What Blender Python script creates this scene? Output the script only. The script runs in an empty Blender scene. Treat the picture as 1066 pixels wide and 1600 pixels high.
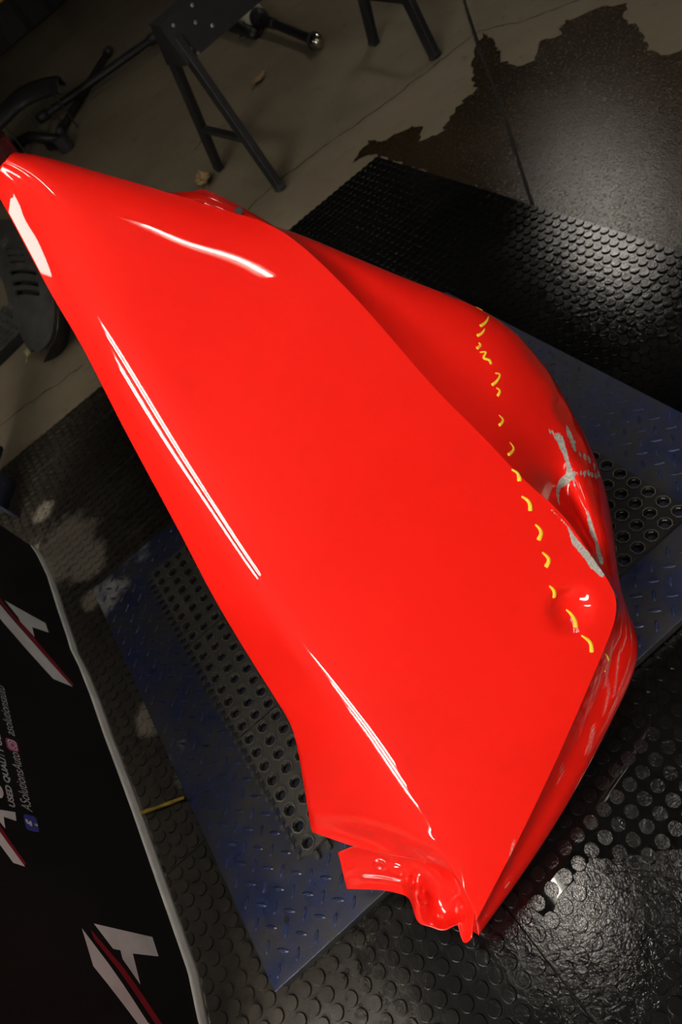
import bpy, bmesh, math, random
import numpy as np
from mathutils import Vector, Matrix
from mathutils.bvhtree import BVHTree
random.seed(7)
SC = bpy.context.scene
COL = SC.collection
PI = math.pi

# ------------------------------------------------------------------ camera
cam_d = bpy.data.cameras.new('camera')
cam = bpy.data.objects.new('camera', cam_d); COL.objects.link(cam)
cam.matrix_world = Matrix(((0.8064, 0.59137, 0.0, 0.0),
                           (-0.44026, 0.60034, -0.66765, 0.0),
                           (-0.39483, 0.53839, 0.74447, 1.30),
                           (0, 0, 0, 1)))
cam_d.sensor_fit = 'VERTICAL'; cam_d.sensor_height = 36.0
cam_d.lens = 1059.33/1600*36.0
cam_d.clip_start = 0.02
cam_d.dof.use_dof = True; cam_d.dof.focus_distance = 1.05; cam_d.dof.aperture_fstop = 5.6
SC.camera = cam
# ------------------------------------------------------------------ world, exposure
wd = bpy.data.worlds.new('World'); SC.world = wd; wd.use_nodes = True
wd.node_tree.nodes['Background'].inputs[0].default_value = (0.05, 0.045, 0.04, 1)
wd.node_tree.nodes['Background'].inputs[1].default_value = 1.0
SC.view_settings.view_transform = 'Standard'; SC.view_settings.look = 'None'
SC.view_settings.exposure = 0.0; SC.view_settings.gamma = 1.0
SC.view_settings.use_curve_mapping = False
# ceiling fixtures: (centre, length, tubes, tube spacing, strength, axis)
LAMPS = [
    ((-1.95, -0.75, 2.75), 2.4, 2, 0.16, 80.0, 'double tube lamp on the ceiling nearest the logo banner'),
    ((-2.45, -0.75, 2.75), 2.4, 2, 0.16, 80.0, 'double tube lamp on the ceiling along the left wall'),
    ((-0.25, 0.95, 2.75), 1.0, 1, 0.10, 80.0, 'single tube lamp on the ceiling above the middle of the blue platform'),
    ((0.55, 0.25, 2.75), 0.6, 1, 0.10, 34.0, 'single tube lamp on the ceiling above the right side of the blue platform'),
    ((1.45, -0.85, 2.75), 1.3, 2, 0.22, 22.0, 'unseen double tube lamp added on the ceiling right of the photographer for the dent highlight'),  # added so that the dent in the fender catches curved highlights
    ((1.80, -0.85, 2.75), 1.3, 1, 0.16, 22.0, 'unseen single tube lamp added on the ceiling furthest right of the photographer for the dent highlight'),  # added beside it for more highlight lines in the dent
    ((3.35, 4.45, 2.75), 1.0, 2, 0.16, 42.0, 'double tube lamp on the ceiling above the wet concrete'),
]
ADDED_KEY_LIGHT = 105.0      # unseen key light added left of the photographer to brighten the fender
D={"cage":[[[-0.1219,1.1327,1.0342],[-0.1215,1.1188,1.0371],[-0.1101,1.1046,1.0439],[-0.0994,1.0945,1.0496],[-0.0923,1.0921,1.0525],[-0.0874,1.0877,1.0542],[-0.08,1.0896,1.0551],[-0.073,1.1046,1.0531],[-0.0715,1.1174,1.0506],[-0.0715,1.1328,1.0459],[-0.0708,1.1425,1.0421],[-0.0711,1.1599,1.0372],[-0.0671,1.1639,1.0143],[-0.0691,1.1619,0.98]],[[-0.1256,1.1117,1.0122],[-0.1259,1.0983,1.0156],[-0.1089,1.0834,1.0202],[-0.0925,1.0719,1.0239],[-0.0777,1.0668,1.0262],[-0.0708,1.0644,1.0301],[-0.0598,1.0701,1.0341],[-0.0489,1.0912,1.0347],[-0.0461,1.1079,1.0323],[-0.0461,1.1243,1.0265],[-0.0457,1.1345,1.022],[-0.0459,1.1532,1.016],[-0.0419,1.1572,0.9816],[-0.0439,1.1552,0.93]],[[-0.1361,1.0652,0.9636],[-0.1365,1.0525,0.9676],[-0.1198,1.0394,0.9718],[-0.1038,1.0286,0.9752],[-0.0815,1.0209,0.9782],[-0.0639,1.0194,0.9831],[-0.0348,1.0266,0.9884],[-0.0039,1.0503,0.9893],[0.0051,1.0687,0.9862],[0.006,1.0867,0.979],[0.007,1.098,0.9734],[0.0077,1.1185,0.9659],[0.0117,1.1225,0.8995],[0.0097,1.1205,0.8]],[[-0.1486,1.0086,0.9044],[-0.1489,0.9965,0.9091],[-0.1344,0.9864,0.9136],[-0.1203,0.9777,0.9175],[-0.0901,0.9681,0.923],[-0.0596,0.9678,0.9293],[-0.0089,0.9763,0.9364],[0.0456,0.9998,0.9388],[0.0621,1.017,0.9358],[0.064,1.0365,0.9265],[0.0656,1.0487,0.9195],[0.0675,1.0709,0.9097],[0.0715,1.0749,0.8097],[0.0695,1.0729,0.6]],[[-0.1586,0.9557,0.8462],[-0.1586,0.9447,0.8519],[-0.1463,0.9332,0.8545],[-0.1345,0.923,0.8566],[-0.102,0.907,0.859],[-0.0581,0.9093,0.8682],[0.0153,0.921,0.8798],[0.0941,0.9452,0.887],[0.1179,0.9601,0.8857],[0.1219,0.9782,0.8744],[0.1253,0.9891,0.8657],[0.1293,1.01,0.854],[0.1333,1.014,0.754],[0.1313,1.012,0.35]],[[-0.1763,0.89,0.7744],[-0.1763,0.8796,0.7809],[-0.1618,0.8686,0.7855],[-0.1478,0.8589,0.7893],[-0.1114,0.8458,0.795],[-0.0567,0.8521,0.8085],[0.0346,0.8689,0.8273],[0.1319,0.894,0.8435],[0.1606,0.9052,0.8461],[0.1677,0.9171,0.8352],[0.1746,0.9234,0.8263],[0.181,0.9377,0.8153],[0.185,0.9417,0.7153],[0.183,0.9397,0.0745]],[[-0.1939,0.8179,0.6961],[-0.1941,0.8083,0.7033],[-0.1741,0.7964,0.7112],[-0.155,0.7865,0.7177],[-0.1199,0.7787,0.7249],[-0.0583,0.7864,0.7398],[0.0443,0.8042,0.7613],[0.153,0.8267,0.7815],[0.1842,0.8341,0.7866],[0.2031,0.848,0.7743],[0.2233,0.8561,0.765],[0.2393,0.8724,0.752],[0.2433,0.8764,0.652],[0.2413,0.8744,0.0745]],[[-0.2099,0.7532,0.6225],[-0.2101,0.7445,0.6308],[-0.1833,0.7286,0.6408],[-0.1579,0.7157,0.6482],[-0.1274,0.7095,0.6526],[-0.0614,0.7163,0.6666],[0.0488,0.7322,0.6862],[0.1654,0.7524,0.704],[0.199,0.759,0.7084],[0.2317,0.7794,0.7009],[0.2679,0.7952,0.6983],[0.295,0.8164,0.6884],[0.299,0.8204,0.5884],[0.297,0.8184,0.0745]],[[-0.2274,0.6866,0.5456],[-0.2279,0.6788,0.5548],[-0.1941,0.661,0.5687],[-0.1625,0.647,0.5786],[-0.1339,0.6424,0.5824],[-0.0644,0.6479,0.5952],[0.0516,0.6612,0.6121],[0.1745,0.6783,0.6267],[0.2098,0.684,0.6302],[0.2554,0.7142,0.629],[0.3063,0.7414,0.6357],[0.3441,0.7706,0.6297],[0.3481,0.7746,0.5297],[0.3461,0.7726,0.16]],[[-0.2397,0.6208,0.4695],[-0.2403,0.6134,0.4791],[-0.2014,0.5991,0.5006],[-0.1651,0.5882,0.5173],[-0.1369,0.586,0.5235],[-0.0637,0.5894,0.5341],[0.0588,0.5988,0.547],[0.1886,0.6115,0.5571],[0.226,0.6158,0.5592],[0.2769,0.6552,0.5603],[0.3335,0.6923,0.5726],[0.3768,0.7296,0.567],[0.3808,0.7336,0.467],[0.3788,0.7316,0.26]],[[-0.2479,0.5671,0.406],[-0.2487,0.5604,0.4164],[-0.206,0.5462,0.441],[-0.1663,0.535,0.4607],[-0.1375,0.5324,0.4675],[-0.0614,0.5344,0.4767],[0.0659,0.5412,0.4869],[0.2009,0.5509,0.494],[0.2398,0.5542,0.4951],[0.2797,0.5853,0.4773],[0.3461,0.629,0.4804],[0.3928,0.6838,0.4802],[0.3968,0.6878,0.4201],[0.3948,0.6858,0.33]],[[-0.255,0.5355,0.3687],[-0.2559,0.5299,0.3802],[-0.2114,0.5092,0.3994],[-0.1698,0.4914,0.4143],[-0.1408,0.4855,0.4185],[-0.0611,0.4873,0.4275],[0.0723,0.4932,0.437],[0.2138,0.5019,0.443],[0.2546,0.5049,0.4437],[0.2853,0.5414,0.4098],[0.3066,0.5497,0.4303],[0.3928,0.6317,0.3607],[0.3672,0.6478,0.3267],[0.3257,0.6489,0.313]],[[-0.2711,0.5094,0.3355],[-0.2723,0.5051,0.3483],[-0.2205,0.4743,0.36],[-0.1721,0.4465,0.3682],[-0.1446,0.4381,0.369],[-0.0642,0.439,0.3771],[0.0703,0.4434,0.3849],[0.2131,0.4501,0.3888],[0.2543,0.4525,0.389],[0.2756,0.4871,0.3646],[0.2903,0.4913,0.3837],[0.3486,0.5409,0.2944],[0.324,0.5569,0.2602],[0.2847,0.5602,0.2487]],[[-0.2905,0.4848,0.3037],[-0.292,0.4816,0.3177],[-0.2317,0.441,0.3233],[-0.1755,0.4042,0.3254],[-0.1495,0.3947,0.3237],[-0.0701,0.3946,0.3306],[0.0628,0.3968,0.3362],[0.2039,0.401,0.3376],[0.2446,0.4027,0.3369],[0.2601,0.4214,0.2958],[0.271,0.431,0.2771],[0.2847,0.4478,0.2399],[0.2617,0.4638,0.2057],[0.2259,0.4694,0.1967]],[[-0.3058,0.4664,0.2786],[-0.3075,0.4642,0.2937],[-0.2403,0.413,0.2925],[-0.1779,0.3664,0.2874],[-0.1554,0.3571,0.2842],[-0.0864,0.3579,0.2921],[0.029,0.3616,0.2991],[0.1514,0.3673,0.3017],[0.1867,0.3693,0.3013],[0.2112,0.3778,0.2559],[0.2351,0.3777,0.2299],[0.2559,0.3859,0.1893],[0.2333,0.4016,0.1549],[0.1987,0.4087,0.1474]],[[-0.3189,0.4512,0.2568],[-0.3208,0.45,0.2729],[-0.2477,0.3894,0.266],[-0.18,0.3343,0.255],[-0.1617,0.325,0.2507],[-0.1114,0.3239,0.2564],[-0.0277,0.3241,0.2593],[0.0611,0.3259,0.2574],[0.0866,0.3267,0.2557],[0.1129,0.3328,0.2107],[0.1417,0.3314,0.185],[0.1636,0.3373,0.1448],[0.1431,0.3528,0.1101],[0.1138,0.361,0.1039]],[[-0.3287,0.4404,0.2396],[-0.3308,0.4401,0.2566],[-0.2519,0.3691,0.2263],[-0.1804,0.306,0.2263],[-0.1672,0.2965,0.2209],[-0.1439,0.2909,0.2186],[-0.1052,0.2824,0.211],[-0.0643,0.274,0.2004],[-0.0526,0.2717,0.1967],[-0.0416,0.2739,0.1536],[-0.0275,0.2702,0.1282],[-0.0189,0.2728,0.0898],[-0.0344,0.2887,0.0557],[-0.0522,0.2993,0.052]],[[-0.3318,0.4327,0.2257],[-0.3365,0.4327,0.2459],[-0.2646,0.3592,0.2024],[-0.1894,0.2868,0.1855],[-0.1838,0.2675,0.185],[-0.1839,0.2565,0.1793],[-0.1879,0.2423,0.1644],[-0.1932,0.2269,0.1483],[-0.1961,0.2206,0.1418],[-0.2056,0.221,0.1056],[-0.2132,0.2174,0.0844],[-0.2213,0.2183,0.0523],[-0.2313,0.2343,0.0183],[-0.2363,0.2465,0.0165]]],"nv":[3,10,10,12,12,16,20,16,16,16,14,14,14],"NU":380,"chalk":[[[0.3445,0.7748,0.6285],[0.3476,0.7733,0.6268],[0.3484,0.7688,0.6211],[0.3452,0.7679,0.6175]],[[0.3469,0.7573,0.6117],[0.3369,0.7434,0.62],[0.3265,0.7397,0.6239]],[[0.3307,0.7355,0.6183],[0.323,0.7311,0.6188],[0.3128,0.7292,0.6219]],[[0.3085,0.7215,0.6166],[0.3087,0.7185,0.6137],[0.3002,0.7159,0.6145]],[[0.3011,0.7109,0.6094],[0.309,0.7082,0.6036],[0.3009,0.7039,0.6024],[0.306,0.7006,0.5966],[0.3051,0.695,0.5914]],[[0.3021,0.6851,0.5816],[0.3074,0.6829,0.5764],[0.2994,0.6778,0.5742],[0.287,0.6748,0.5761]],[[0.2907,0.6707,0.5702],[0.2928,0.6673,0.5652],[0.2843,0.662,0.5637]],[[0.2685,0.6415,0.5514],[0.2696,0.6355,0.5447],[0.2583,0.6293,0.5468]],[[0.2567,0.6083,0.5274],[0.257,0.602,0.5205],[0.2414,0.5927,0.5257]],[[0.2321,0.575,0.5165],[0.2363,0.5685,0.5093],[0.2314,0.5605,0.502]],[[0.2213,0.5469,0.4887],[0.2253,0.5367,0.4782],[0.2196,0.5294,0.471]],[[0.2142,0.5156,0.4571],[0.2142,0.5052,0.4464],[0.2044,0.5005,0.442]],[[0.199,0.4882,0.4294],[0.2003,0.4779,0.4186],[0.1904,0.4739,0.4147]],[[0.1793,0.4563,0.3968],[0.1809,0.4478,0.3878],[0.1768,0.4403,0.38]],[[0.1822,0.4231,0.362],[0.1843,0.4143,0.3526],[0.1772,0.406,0.3441]],[[0.1755,0.3958,0.3331],[0.1798,0.3837,0.3192],[0.1737,0.3758,0.3105]],[[0.1917,0.3716,0.2841],[0.1942,0.3722,0.2687],[0.1938,0.3709,0.2579]],[[0.1786,0.3644,0.2541],[0.18,0.3636,0.2482]]],"primer":[[[[0.3249,0.6206,0.4858],[0.3289,0.6128,0.4737],[0.333,0.606,0.464],[0.3256,0.5876,0.4503],[0.3177,0.5722,0.4413],[0.31,0.5612,0.4351],[0.2985,0.5617,0.4322],[0.2865,0.5593,0.4327],[0.2769,0.5495,0.4311],[0.2672,0.534,0.4324]],[0.0012,0.003,0.0076,0.0038,0.0027,0.0068,0.0068,0.0045,0.0037,0.0022]],[[[0.3119,0.5646,0.4369],[0.3059,0.547,0.4285],[0.3004,0.5245,0.4178],[0.2926,0.5064,0.4015],[0.285,0.4923,0.3803],[0.2815,0.482,0.365],[0.2752,0.4712,0.3493],[0.272,0.4655,0.3438]],[0.0021,0.0012,0.0012,0.0021,0.0038,0.0018,0.0038,0.0049]],[[[0.2452,0.5187,0.4585],[0.2487,0.5043,0.4434],[0.251,0.4922,0.4308],[0.2464,0.4792,0.4175],[0.2484,0.4631,0.4004],[0.2494,0.4472,0.3838],[0.2519,0.4336,0.3622],[0.2566,0.4255,0.3376],[0.2596,0.4222,0.3026]],[0.0006,0.0009,0.0014,0.0051,0.0051,0.0059,0.0045,0.0038,0.0023]],[[[0.3565,0.6229,0.4608],[0.3538,0.6121,0.4524],[0.3518,0.5995,0.4415],[0.3486,0.5878,0.4344],[0.357,0.5804,0.412],[0.3626,0.5732,0.3843],[0.3645,0.5688,0.3683]],[0.0023,0.0062,0.0078,0.0046,0.0047,0.004,0.0024]],[[[0.315,0.5596,0.435],[0.331,0.5564,0.4254],[0.3491,0.5584,0.3978],[0.3626,0.5666,0.3686]],[0.0023,0.0046,0.0031,0.0016]]],"scratch":[[[0.2583,0.4186,0.2981],[0.2188,0.3853,0.285],[0.1914,0.3687,0.2503],[0.1661,0.3531,0.2268]],[[0.2604,0.4182,0.2797],[0.234,0.3907,0.2618],[0.2037,0.376,0.2631],[0.1833,0.3652,0.2514],[0.1687,0.3481,0.2129],[0.1449,0.3342,0.1911]],[[0.2638,0.4131,0.2499],[0.2496,0.3891,0.2329],[0.2151,0.3608,0.209],[0.1895,0.3485,0.1971],[0.15,0.3319,0.1759]],[[0.2686,0.424,0.2675],[0.2416,0.3888,0.2452],[0.2182,0.3754,0.2418]],[[0.1182,0.3285,0.1933],[0.1128,0.3218,0.1803],[0.0872,0.309,0.1567]],[[0.1182,0.3285,0.1933],[0.1041,0.3195,0.1798],[0.086,0.3111,0.1663]],[[0.0416,0.3067,0.1985],[0.0372,0.3027,0.1806],[0.0231,0.297,0.1769]],[[-0.081,0.2652,0.1905],[-0.0975,0.2557,0.1787],[-0.1358,0.2389,0.1056]],[[0.2577,0.4115,0.2694],[0.2109,0.3722,0.2407],[0.1716,0.3434,0.1975]],[[0.2645,0.4026,0.2142],[0.2465,0.3802,0.1891],[0.2167,0.3598,0.1887]]],"n0":[-0.0078,-0.7222,0.6916],"dents":[[[0.1856,0.4236,0.3623],0.031,0.0128],[[0.3846,0.7142,0.5317],0.03,0.004],[[0.3701,0.6431,0.4701],0.022,0.005],[[0.3527,0.5928,0.434],0.02,0.005]],"bracket":[[[-0.3363,0.4119,0.1663],[-0.3433,0.4024,0.1535],[-0.3503,0.3929,0.1406],[-0.358,0.384,0.1254],[-0.3665,0.3757,0.108]],[[-0.3012,0.4011,0.1682],[-0.3106,0.3906,0.1527],[-0.3197,0.3796,0.1383],[-0.3303,0.3702,0.1183],[-0.3402,0.3597,0.1014]],[[-0.2765,0.3835,0.1627],[-0.2858,0.3735,0.1463],[-0.2946,0.3627,0.1321],[-0.3052,0.3538,0.1111],[-0.3147,0.3434,0.0944]],[[-0.2543,0.366,0.1602],[-0.2647,0.357,0.1392],[-0.2743,0.3465,0.1223],[-0.2846,0.3365,0.1031],[-0.2938,0.3252,0.0882]],[[-0.2348,0.3496,0.1589],[-0.2485,0.3409,0.1352],[-0.2612,0.3303,0.1168],[-0.2709,0.316,0.1118],[-0.2834,0.305,0.0944]],[[-0.2184,0.3337,0.158],[-0.2385,0.3235,0.1283],[-0.2547,0.3074,0.1186],[-0.2699,0.2907,0.1125],[-0.2895,0.2784,0.0879]],[[-0.2036,0.317,0.1549],[-0.2259,0.3094,0.1134],[-0.2446,0.2958,0.0932],[-0.2615,0.2798,0.0821],[-0.2762,0.2619,0.0805]],[[-0.1915,0.3005,0.1519],[-0.2123,0.2934,0.1095],[-0.2304,0.2813,0.0851],[-0.2463,0.2664,0.0722],[-0.2583,0.2476,0.0784]],[[-0.1843,0.2793,0.1453],[-0.2003,0.2742,0.1109],[-0.2137,0.2651,0.0926],[-0.2261,0.2543,0.0812],[-0.2352,0.2402,0.0866]],[[-0.1854,0.2586,0.1352],[-0.2006,0.2504,0.115],[-0.2151,0.2411,0.0993],[-0.2294,0.2312,0.0859],[-0.2418,0.2195,0.0823]],[[-0.1908,0.2393,0.1266],[-0.1997,0.2331,0.1171],[-0.2085,0.2269,0.1076],[-0.2174,0.2206,0.0981],[-0.2259,0.2139,0.091]]],"tab":[[[0.0726,1.0835,0.9012],[0.068,1.0607,0.8991]],[[0.1039,1.0703,0.8878],[0.0923,1.0459,0.8839]],[[0.1144,1.0667,0.8842],[0.1058,1.0367,0.8744]],[[0.1268,1.0582,0.8754],[0.117,1.0217,0.8588]],[[0.148,1.031,0.8473],[0.1373,1.0042,0.8409]],[[0.1683,1.0017,0.8169],[0.1616,0.9835,0.8195]],[[0.1749,0.9887,0.8034],[0.1696,0.9721,0.8076]]],"hem":[[-0.8489,1.7882],[-0.8337,1.7334],[-0.8144,1.6175],[-0.8069,1.4708],[-0.7978,1.3477],[-0.7968,1.3041],[-0.7829,1.2361],[-0.7699,1.1296],[-0.7596,0.9967],[-0.7499,0.9038],[-0.7388,0.7784],[-0.7291,0.6302],[-0.7203,0.5016],[-0.7164,0.4426],[-0.7223,0.3923],[-0.7258,0.3608]],"bplane":[[-0.8502,1.791,0.01],[-0.7269,0.3614,0.01]],"prints":[["white",[[0.5115,0.289],[0.4495,0.2873],[0.366,0.2173],[0.3301,0.1872],[0.3272,0.1243],[0.3654,0.1901]]],["red",[[0.5103,0.2687],[0.495,0.2677],[0.3651,0.1733],[0.328,0.1424],[0.3272,0.1243],[0.3647,0.1555],[0.4463,0.2155],[0.4748,0.2393]]],["white",[[0.5216,0.2572],[0.5048,0.1142],[0.4694,0.1152],[0.4729,0.1823],[0.4217,0.1854],[0.463,0.2128],[0.4775,0.2112],[0.4794,0.2283]]],["white",[[1.3587,0.2585],[1.3592,0.1204],[1.3244,0.1182],[1.3091,0.1794],[1.268,0.1845],[1.3044,0.2203],[1.3176,0.2237]]],["white",[[1.3329,0.2825],[1.2833,0.3058],[1.2575,0.2866],[1.2032,0.2365],[1.1311,0.1649],[1.1329,0.1019]]],["red",[[1.3606,0.2764],[1.337,0.2764],[1.1329,0.1019],[1.1448,0.0942],[1.2644,0.1869],[1.3413,0.2644]]],["white",[[0.7108,0.4206],[0.7147,0.376],[0.6964,0.3779],[0.699,0.405],[0.6758,0.4068],[0.6959,0.4238]]],["white",[[0.6807,0.4297],[0.652,0.4383],[0.6423,0.4257],[0.6129,0.4051],[0.6096,0.3813]]],["red",[[0.691,0.4249],[0.6747,0.4259],[0.6123,0.3832],[0.6146,0.3774]]]],"text":[[0.7223,0.337],[0.854,0.3335],[0.7214,0.3777],[0.8535,0.3702],[0.8901,0.3424],[0.7288,0.3846],[0.8216,0.3851]],"fb":[[0.7098,0.3555],[0.7218,0.3278],[0.6853,0.3321],[0.6795,0.3592]],"ig":[[0.8732,0.3625],[0.8917,0.3338],[0.8602,0.3336],[0.8505,0.3615]],"wet":[[0.8685,2.6524],[0.9922,2.7241],[1.0415,2.6397],[1.1171,2.6167],[1.161,2.5586],[1.094,2.4793],[1.1778,2.4283],[1.2974,2.5119],[1.4166,2.5457],[1.5202,2.7265],[1.6071,2.8374],[1.709,2.9073],[1.6716,2.7617],[1.5789,2.5918],[1.588,2.4772],[1.6358,2.4581],[1.7217,2.5472],[1.7766,2.4965],[1.8609,2.5607],[1.9024,2.5147],[1.9751,2.4703],[2.0104,2.3872],[1.919,2.3189],[1.8995,2.2143],[1.7981,2.0562],[1.78,1.977],[1.8135,1.9177],[1.9162,1.79],[1.7185,1.4203],[1.1771,1.0165],[1.0504,1.0891],[1.0366,1.4632],[1.0396,1.7057],[0.9928,2.0794],[0.9733,2.4117],[0.9419,2.6375]],"crack":[[[2.069,2.56],[1.9931,2.6226],[1.8872,2.7148],[1.8019,2.8],[1.7141,2.9388],[1.6292,2.9431],[1.4998,2.9337],[1.289,2.9192],[1.0868,2.9175],[0.9165,2.926],[0.7746,2.9226],[0.6537,2.926],[0.4399,2.8771]],[[0.4953,3.7799],[0.5812,3.8449],[0.7035,3.8197]],[[-0.9,2.6307],[-0.8023,2.6438],[-0.6139,2.6264],[-0.4858,2.6293]]],"joint":[[1.882,3.3059],[1.6191,2.8227],[1.3635,2.3078],[1.185,1.9773],[1.0353,1.7003]],"puddle":[[-0.1081,0.2993],[-0.0449,0.3189],[0.0672,0.3457],[0.1633,0.3593],[0.31,0.3357],[0.3094,0.2402],[0.2002,0.1584],[0.1178,0.1563],[0.0467,0.1903],[0.0028,0.2291],[-0.0693,0.213],[-0.108,0.1939],[-0.1289,0.2116],[-0.1296,0.2498]],"stick":[[-0.7419,0.7852,0.012],[-0.6328,0.7512,0.014]],"pt":{"strut_ball":[1.347,3.885,0.04],"strut_a":[1.3586,4.7186,0.06],"strut_collar":[1.3542,4.7487,0.07],"strut_w0":[1.3618,5.1098,0.07],"strut_w1":[1.3651,4.7952,0.07],"tube0":[1.2621,5.2265,0.04],"tube1":[1.2539,4.6485,0.04],"br0":[1.2293,4.8252,0.01],"br1":[1.3595,4.7124,0.01],"br2":[1.2834,4.8085,0.03],"leaf1":[1.0174,4.0179,0.012],"leaf2":[0.4026,3.3528,0.012],"leaf2b":[0.3464,3.3061,0.01],"leaf3":[-0.6581,2.9582,0.03],"rodA0":[-0.0299,5.7176,0.088],"rodA1":[0.8799,5.6593,0.088],"rodB0":[0.0053,5.4173,0.034],"rodB1":[0.6393,6.3751,0.034],"beamfar":[0.8988,3.2863,0.53],"crY":[0.2964,7.9855,0.35],"liner0":[-0.0063,6.2555,0.2],"yk0":[-0.2596,5.9668,0.05],"yk1":[-0.1469,5.8307,0.06],"yk2":[-0.0569,5.2825,0.06],"yk3":[-0.1841,5.3833,0.02],"liner":[-0.1888,6.4561,0.0],"red":[-0.4347,5.6051,0.05],"crate_a":[-0.0475,9.0929,0.0],"crate_b":[0.8878,9.4219,0.0],"beamtop":[0.518,3.1435,0.67],"beambot":[0.571,3.2008,0.53],"nutA":[0.5761,3.1974,0.53],"hub":[-0.3016,5.9877,0.1],"vent":[-0.7788,3.2547,0.05],"leafp":[-0.6589,2.9531,0.03]},"tray":[[[-0.5977,3.9763,0.24],[-0.3068,3.3791,0.26]],[[-0.5926,3.6768,0.24],[-0.3296,3.1636,0.26]],[[-0.5881,3.4101,0.24],[-0.3503,2.9676,0.26]],[[-0.5865,3.2175,0.22],[-0.3787,2.846,0.24]],[[-0.5983,3.0961,0.2],[-0.4037,2.7606,0.22]],[[-0.6155,3.009,0.17],[-0.4368,2.7108,0.19]],[[-0.6271,2.9358,0.13],[-0.4812,2.6955,0.15]],[[-0.6403,2.8972,0.09],[-0.5364,2.722,0.11]],[[-0.6413,2.8563,0.06],[-0.5994,2.7681,0.08]]],"liner":[[[-0.4841,5.7507,0.24],[-0.4646,5.2342,0.24]],[[-0.3747,5.8569,0.24],[-0.3725,5.3315,0.24]],[[-0.2498,5.8866,0.24],[-0.2738,5.3835,0.24]],[[-0.0955,5.9949,0.24],[-0.1448,5.4551,0.24]],[[0.0532,5.8813,0.24],[-0.0049,5.3954,0.24]],[[0.1544,5.6896,0.24],[0.0925,5.2883,0.24]],[[0.1957,5.5485,0.24],[0.127,5.1595,0.24]]]}
def nat(x,Y,xq):
    """natural cubic spline through Y (n,k) at x, sampled at xq"""
    x=np.asarray(x,float);Y=np.asarray(Y,float);n=len(x);h=np.diff(x)
    Am=np.zeros((n,n));rhs=np.zeros((n,)+Y.shape[1:])
    Am[0,0]=Am[-1,-1]=1
    for i in range(1,n-1):
        Am[i,i-1]=h[i-1];Am[i,i]=2*(h[i-1]+h[i]);Am[i,i+1]=h[i]
        rhs[i]=6*((Y[i+1]-Y[i])/h[i]-(Y[i]-Y[i-1])/h[i-1])
    M=np.linalg.solve(Am,rhs.reshape(n,-1)).reshape(rhs.shape)
    k=np.clip(np.searchsorted(x,xq,side='right')-1,0,n-2)
    a=(x[k+1]-xq)/h[k];b=1-a
    sh=(-1,)+(1,)*(Y.ndim-1)
    a=a.reshape(sh);b=b.reshape(sh);hk=h[k].reshape(sh)
    return a*Y[k]+b*Y[k+1]+((a**3-a)*M[k]+(b**3-b)*M[k+1])*hk**2/6
def dense(G,split,nu,nv):
    """G (rows,cols,3): smooth along rows; creases at columns 1 and split. nv = samples per column span"""
    r,c,_=G.shape
    d=np.linalg.norm(np.diff(G[:,1:12],axis=0),axis=2).mean(1); t=np.concatenate([[0],np.cumsum(d**.5)])
    tq=np.linspace(0,t[-1],nu)
    U=nat(t,G,tq)
    out=[];cut=[]
    for a,b in ((0,1),(1,split),(split,c-1)):
        sub=U[:,a:b+1]
        rows=[]
        for R in sub:
            s=np.concatenate([[0],np.cumsum(np.linalg.norm(np.diff(R,axis=0),axis=1)**.75+1e-6)])
            q=np.concatenate([np.linspace(s[k],s[k+1],nv[a+k],endpoint=False) for k in range(b-a)]+[[s[-1]]])
            rows.append(nat(s,R,q))
        V=np.array(rows); out.append(V if b==c-1 else V[:,:-1]); cut.append(V.shape[1]-1)
    return np.concatenate(out,axis=1), cut[0]+cut[1]


# ------------------------------------------------------------------ helpers
def link(name, me, mat=None, parent=None):
    o = bpy.data.objects.new(name, me); COL.objects.link(o)
    if mat is not None and not me.materials: me.materials.append(mat)
    if parent is not None: o.parent = parent
    return o
def mesh(name, v, f, smooth=False):
    me = bpy.data.meshes.new(name); me.from_pydata([tuple(map(float, p)) for p in v], [], f)
    if smooth: me.polygons.foreach_set('use_smooth', [True]*len(me.polygons))
    me.update(); return me
def frombm(name, bm, smooth=False):
    me = bpy.data.meshes.new(name); bm.to_mesh(me); bm.free()
    if smooth: me.polygons.foreach_set('use_smooth', [True]*len(me.polygons))
    return me
def tag(o, label, cat, group=None, kind=None):
    o['label'] = label; o['category'] = cat
    if group: o['group'] = group
    if kind: o['kind'] = kind
    return o
def empty(name, loc=(0, 0, 0)):
    o = bpy.data.objects.new(name, None); COL.objects.link(o); o.location = loc; o.empty_display_size = .05; return o
def adopt(root, *objs):
    """objects were modelled in world space: hang them under an Empty standing at root.location"""
    mi = Matrix.Translation(-Vector(root.location))
    for o in objs:
        o.parent = root; o.matrix_parent_inverse = mi
def bx(bm, cx, cy, cz, sx, sy, sz, mat=None, bev=0):
    r = bmesh.ops.create_cube(bm, size=1.0)
    vs = r['verts']
    bmesh.ops.scale(bm, vec=(sx, sy, sz), verts=vs)
    if bev:
        es = list({e for v in vs for e in v.link_edges})
        q = bmesh.ops.bevel(bm, geom=es, offset=bev, segments=2, affect='EDGES', profile=.6)
        vs = list({v for v in q['verts']} | {v for v in vs if v.is_valid})
    M = mat or Matrix.Identity(4)
    bmesh.ops.transform(bm, matrix=Matrix.Translation((cx, cy, cz)) @ M, verts=vs)
    return vs
def bar(bm, a, b, w, d, up=(0, 0, 1), bev=.003):
    a, b = Vector(a), Vector(b); z = (b-a); L = z.length; z.normalize()
    u = Vector(up); x = u.cross(z)
    if x.length < 1e-4: x = Vector((1, 0, 0)).cross(z)
    x.normalize(); y = z.cross(x)
    M = Matrix((x, y, z)).transposed().to_4x4()
    c = (a+b)/2
    bx(bm, c.x, c.y, c.z, w, d, L, M, bev)
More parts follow.
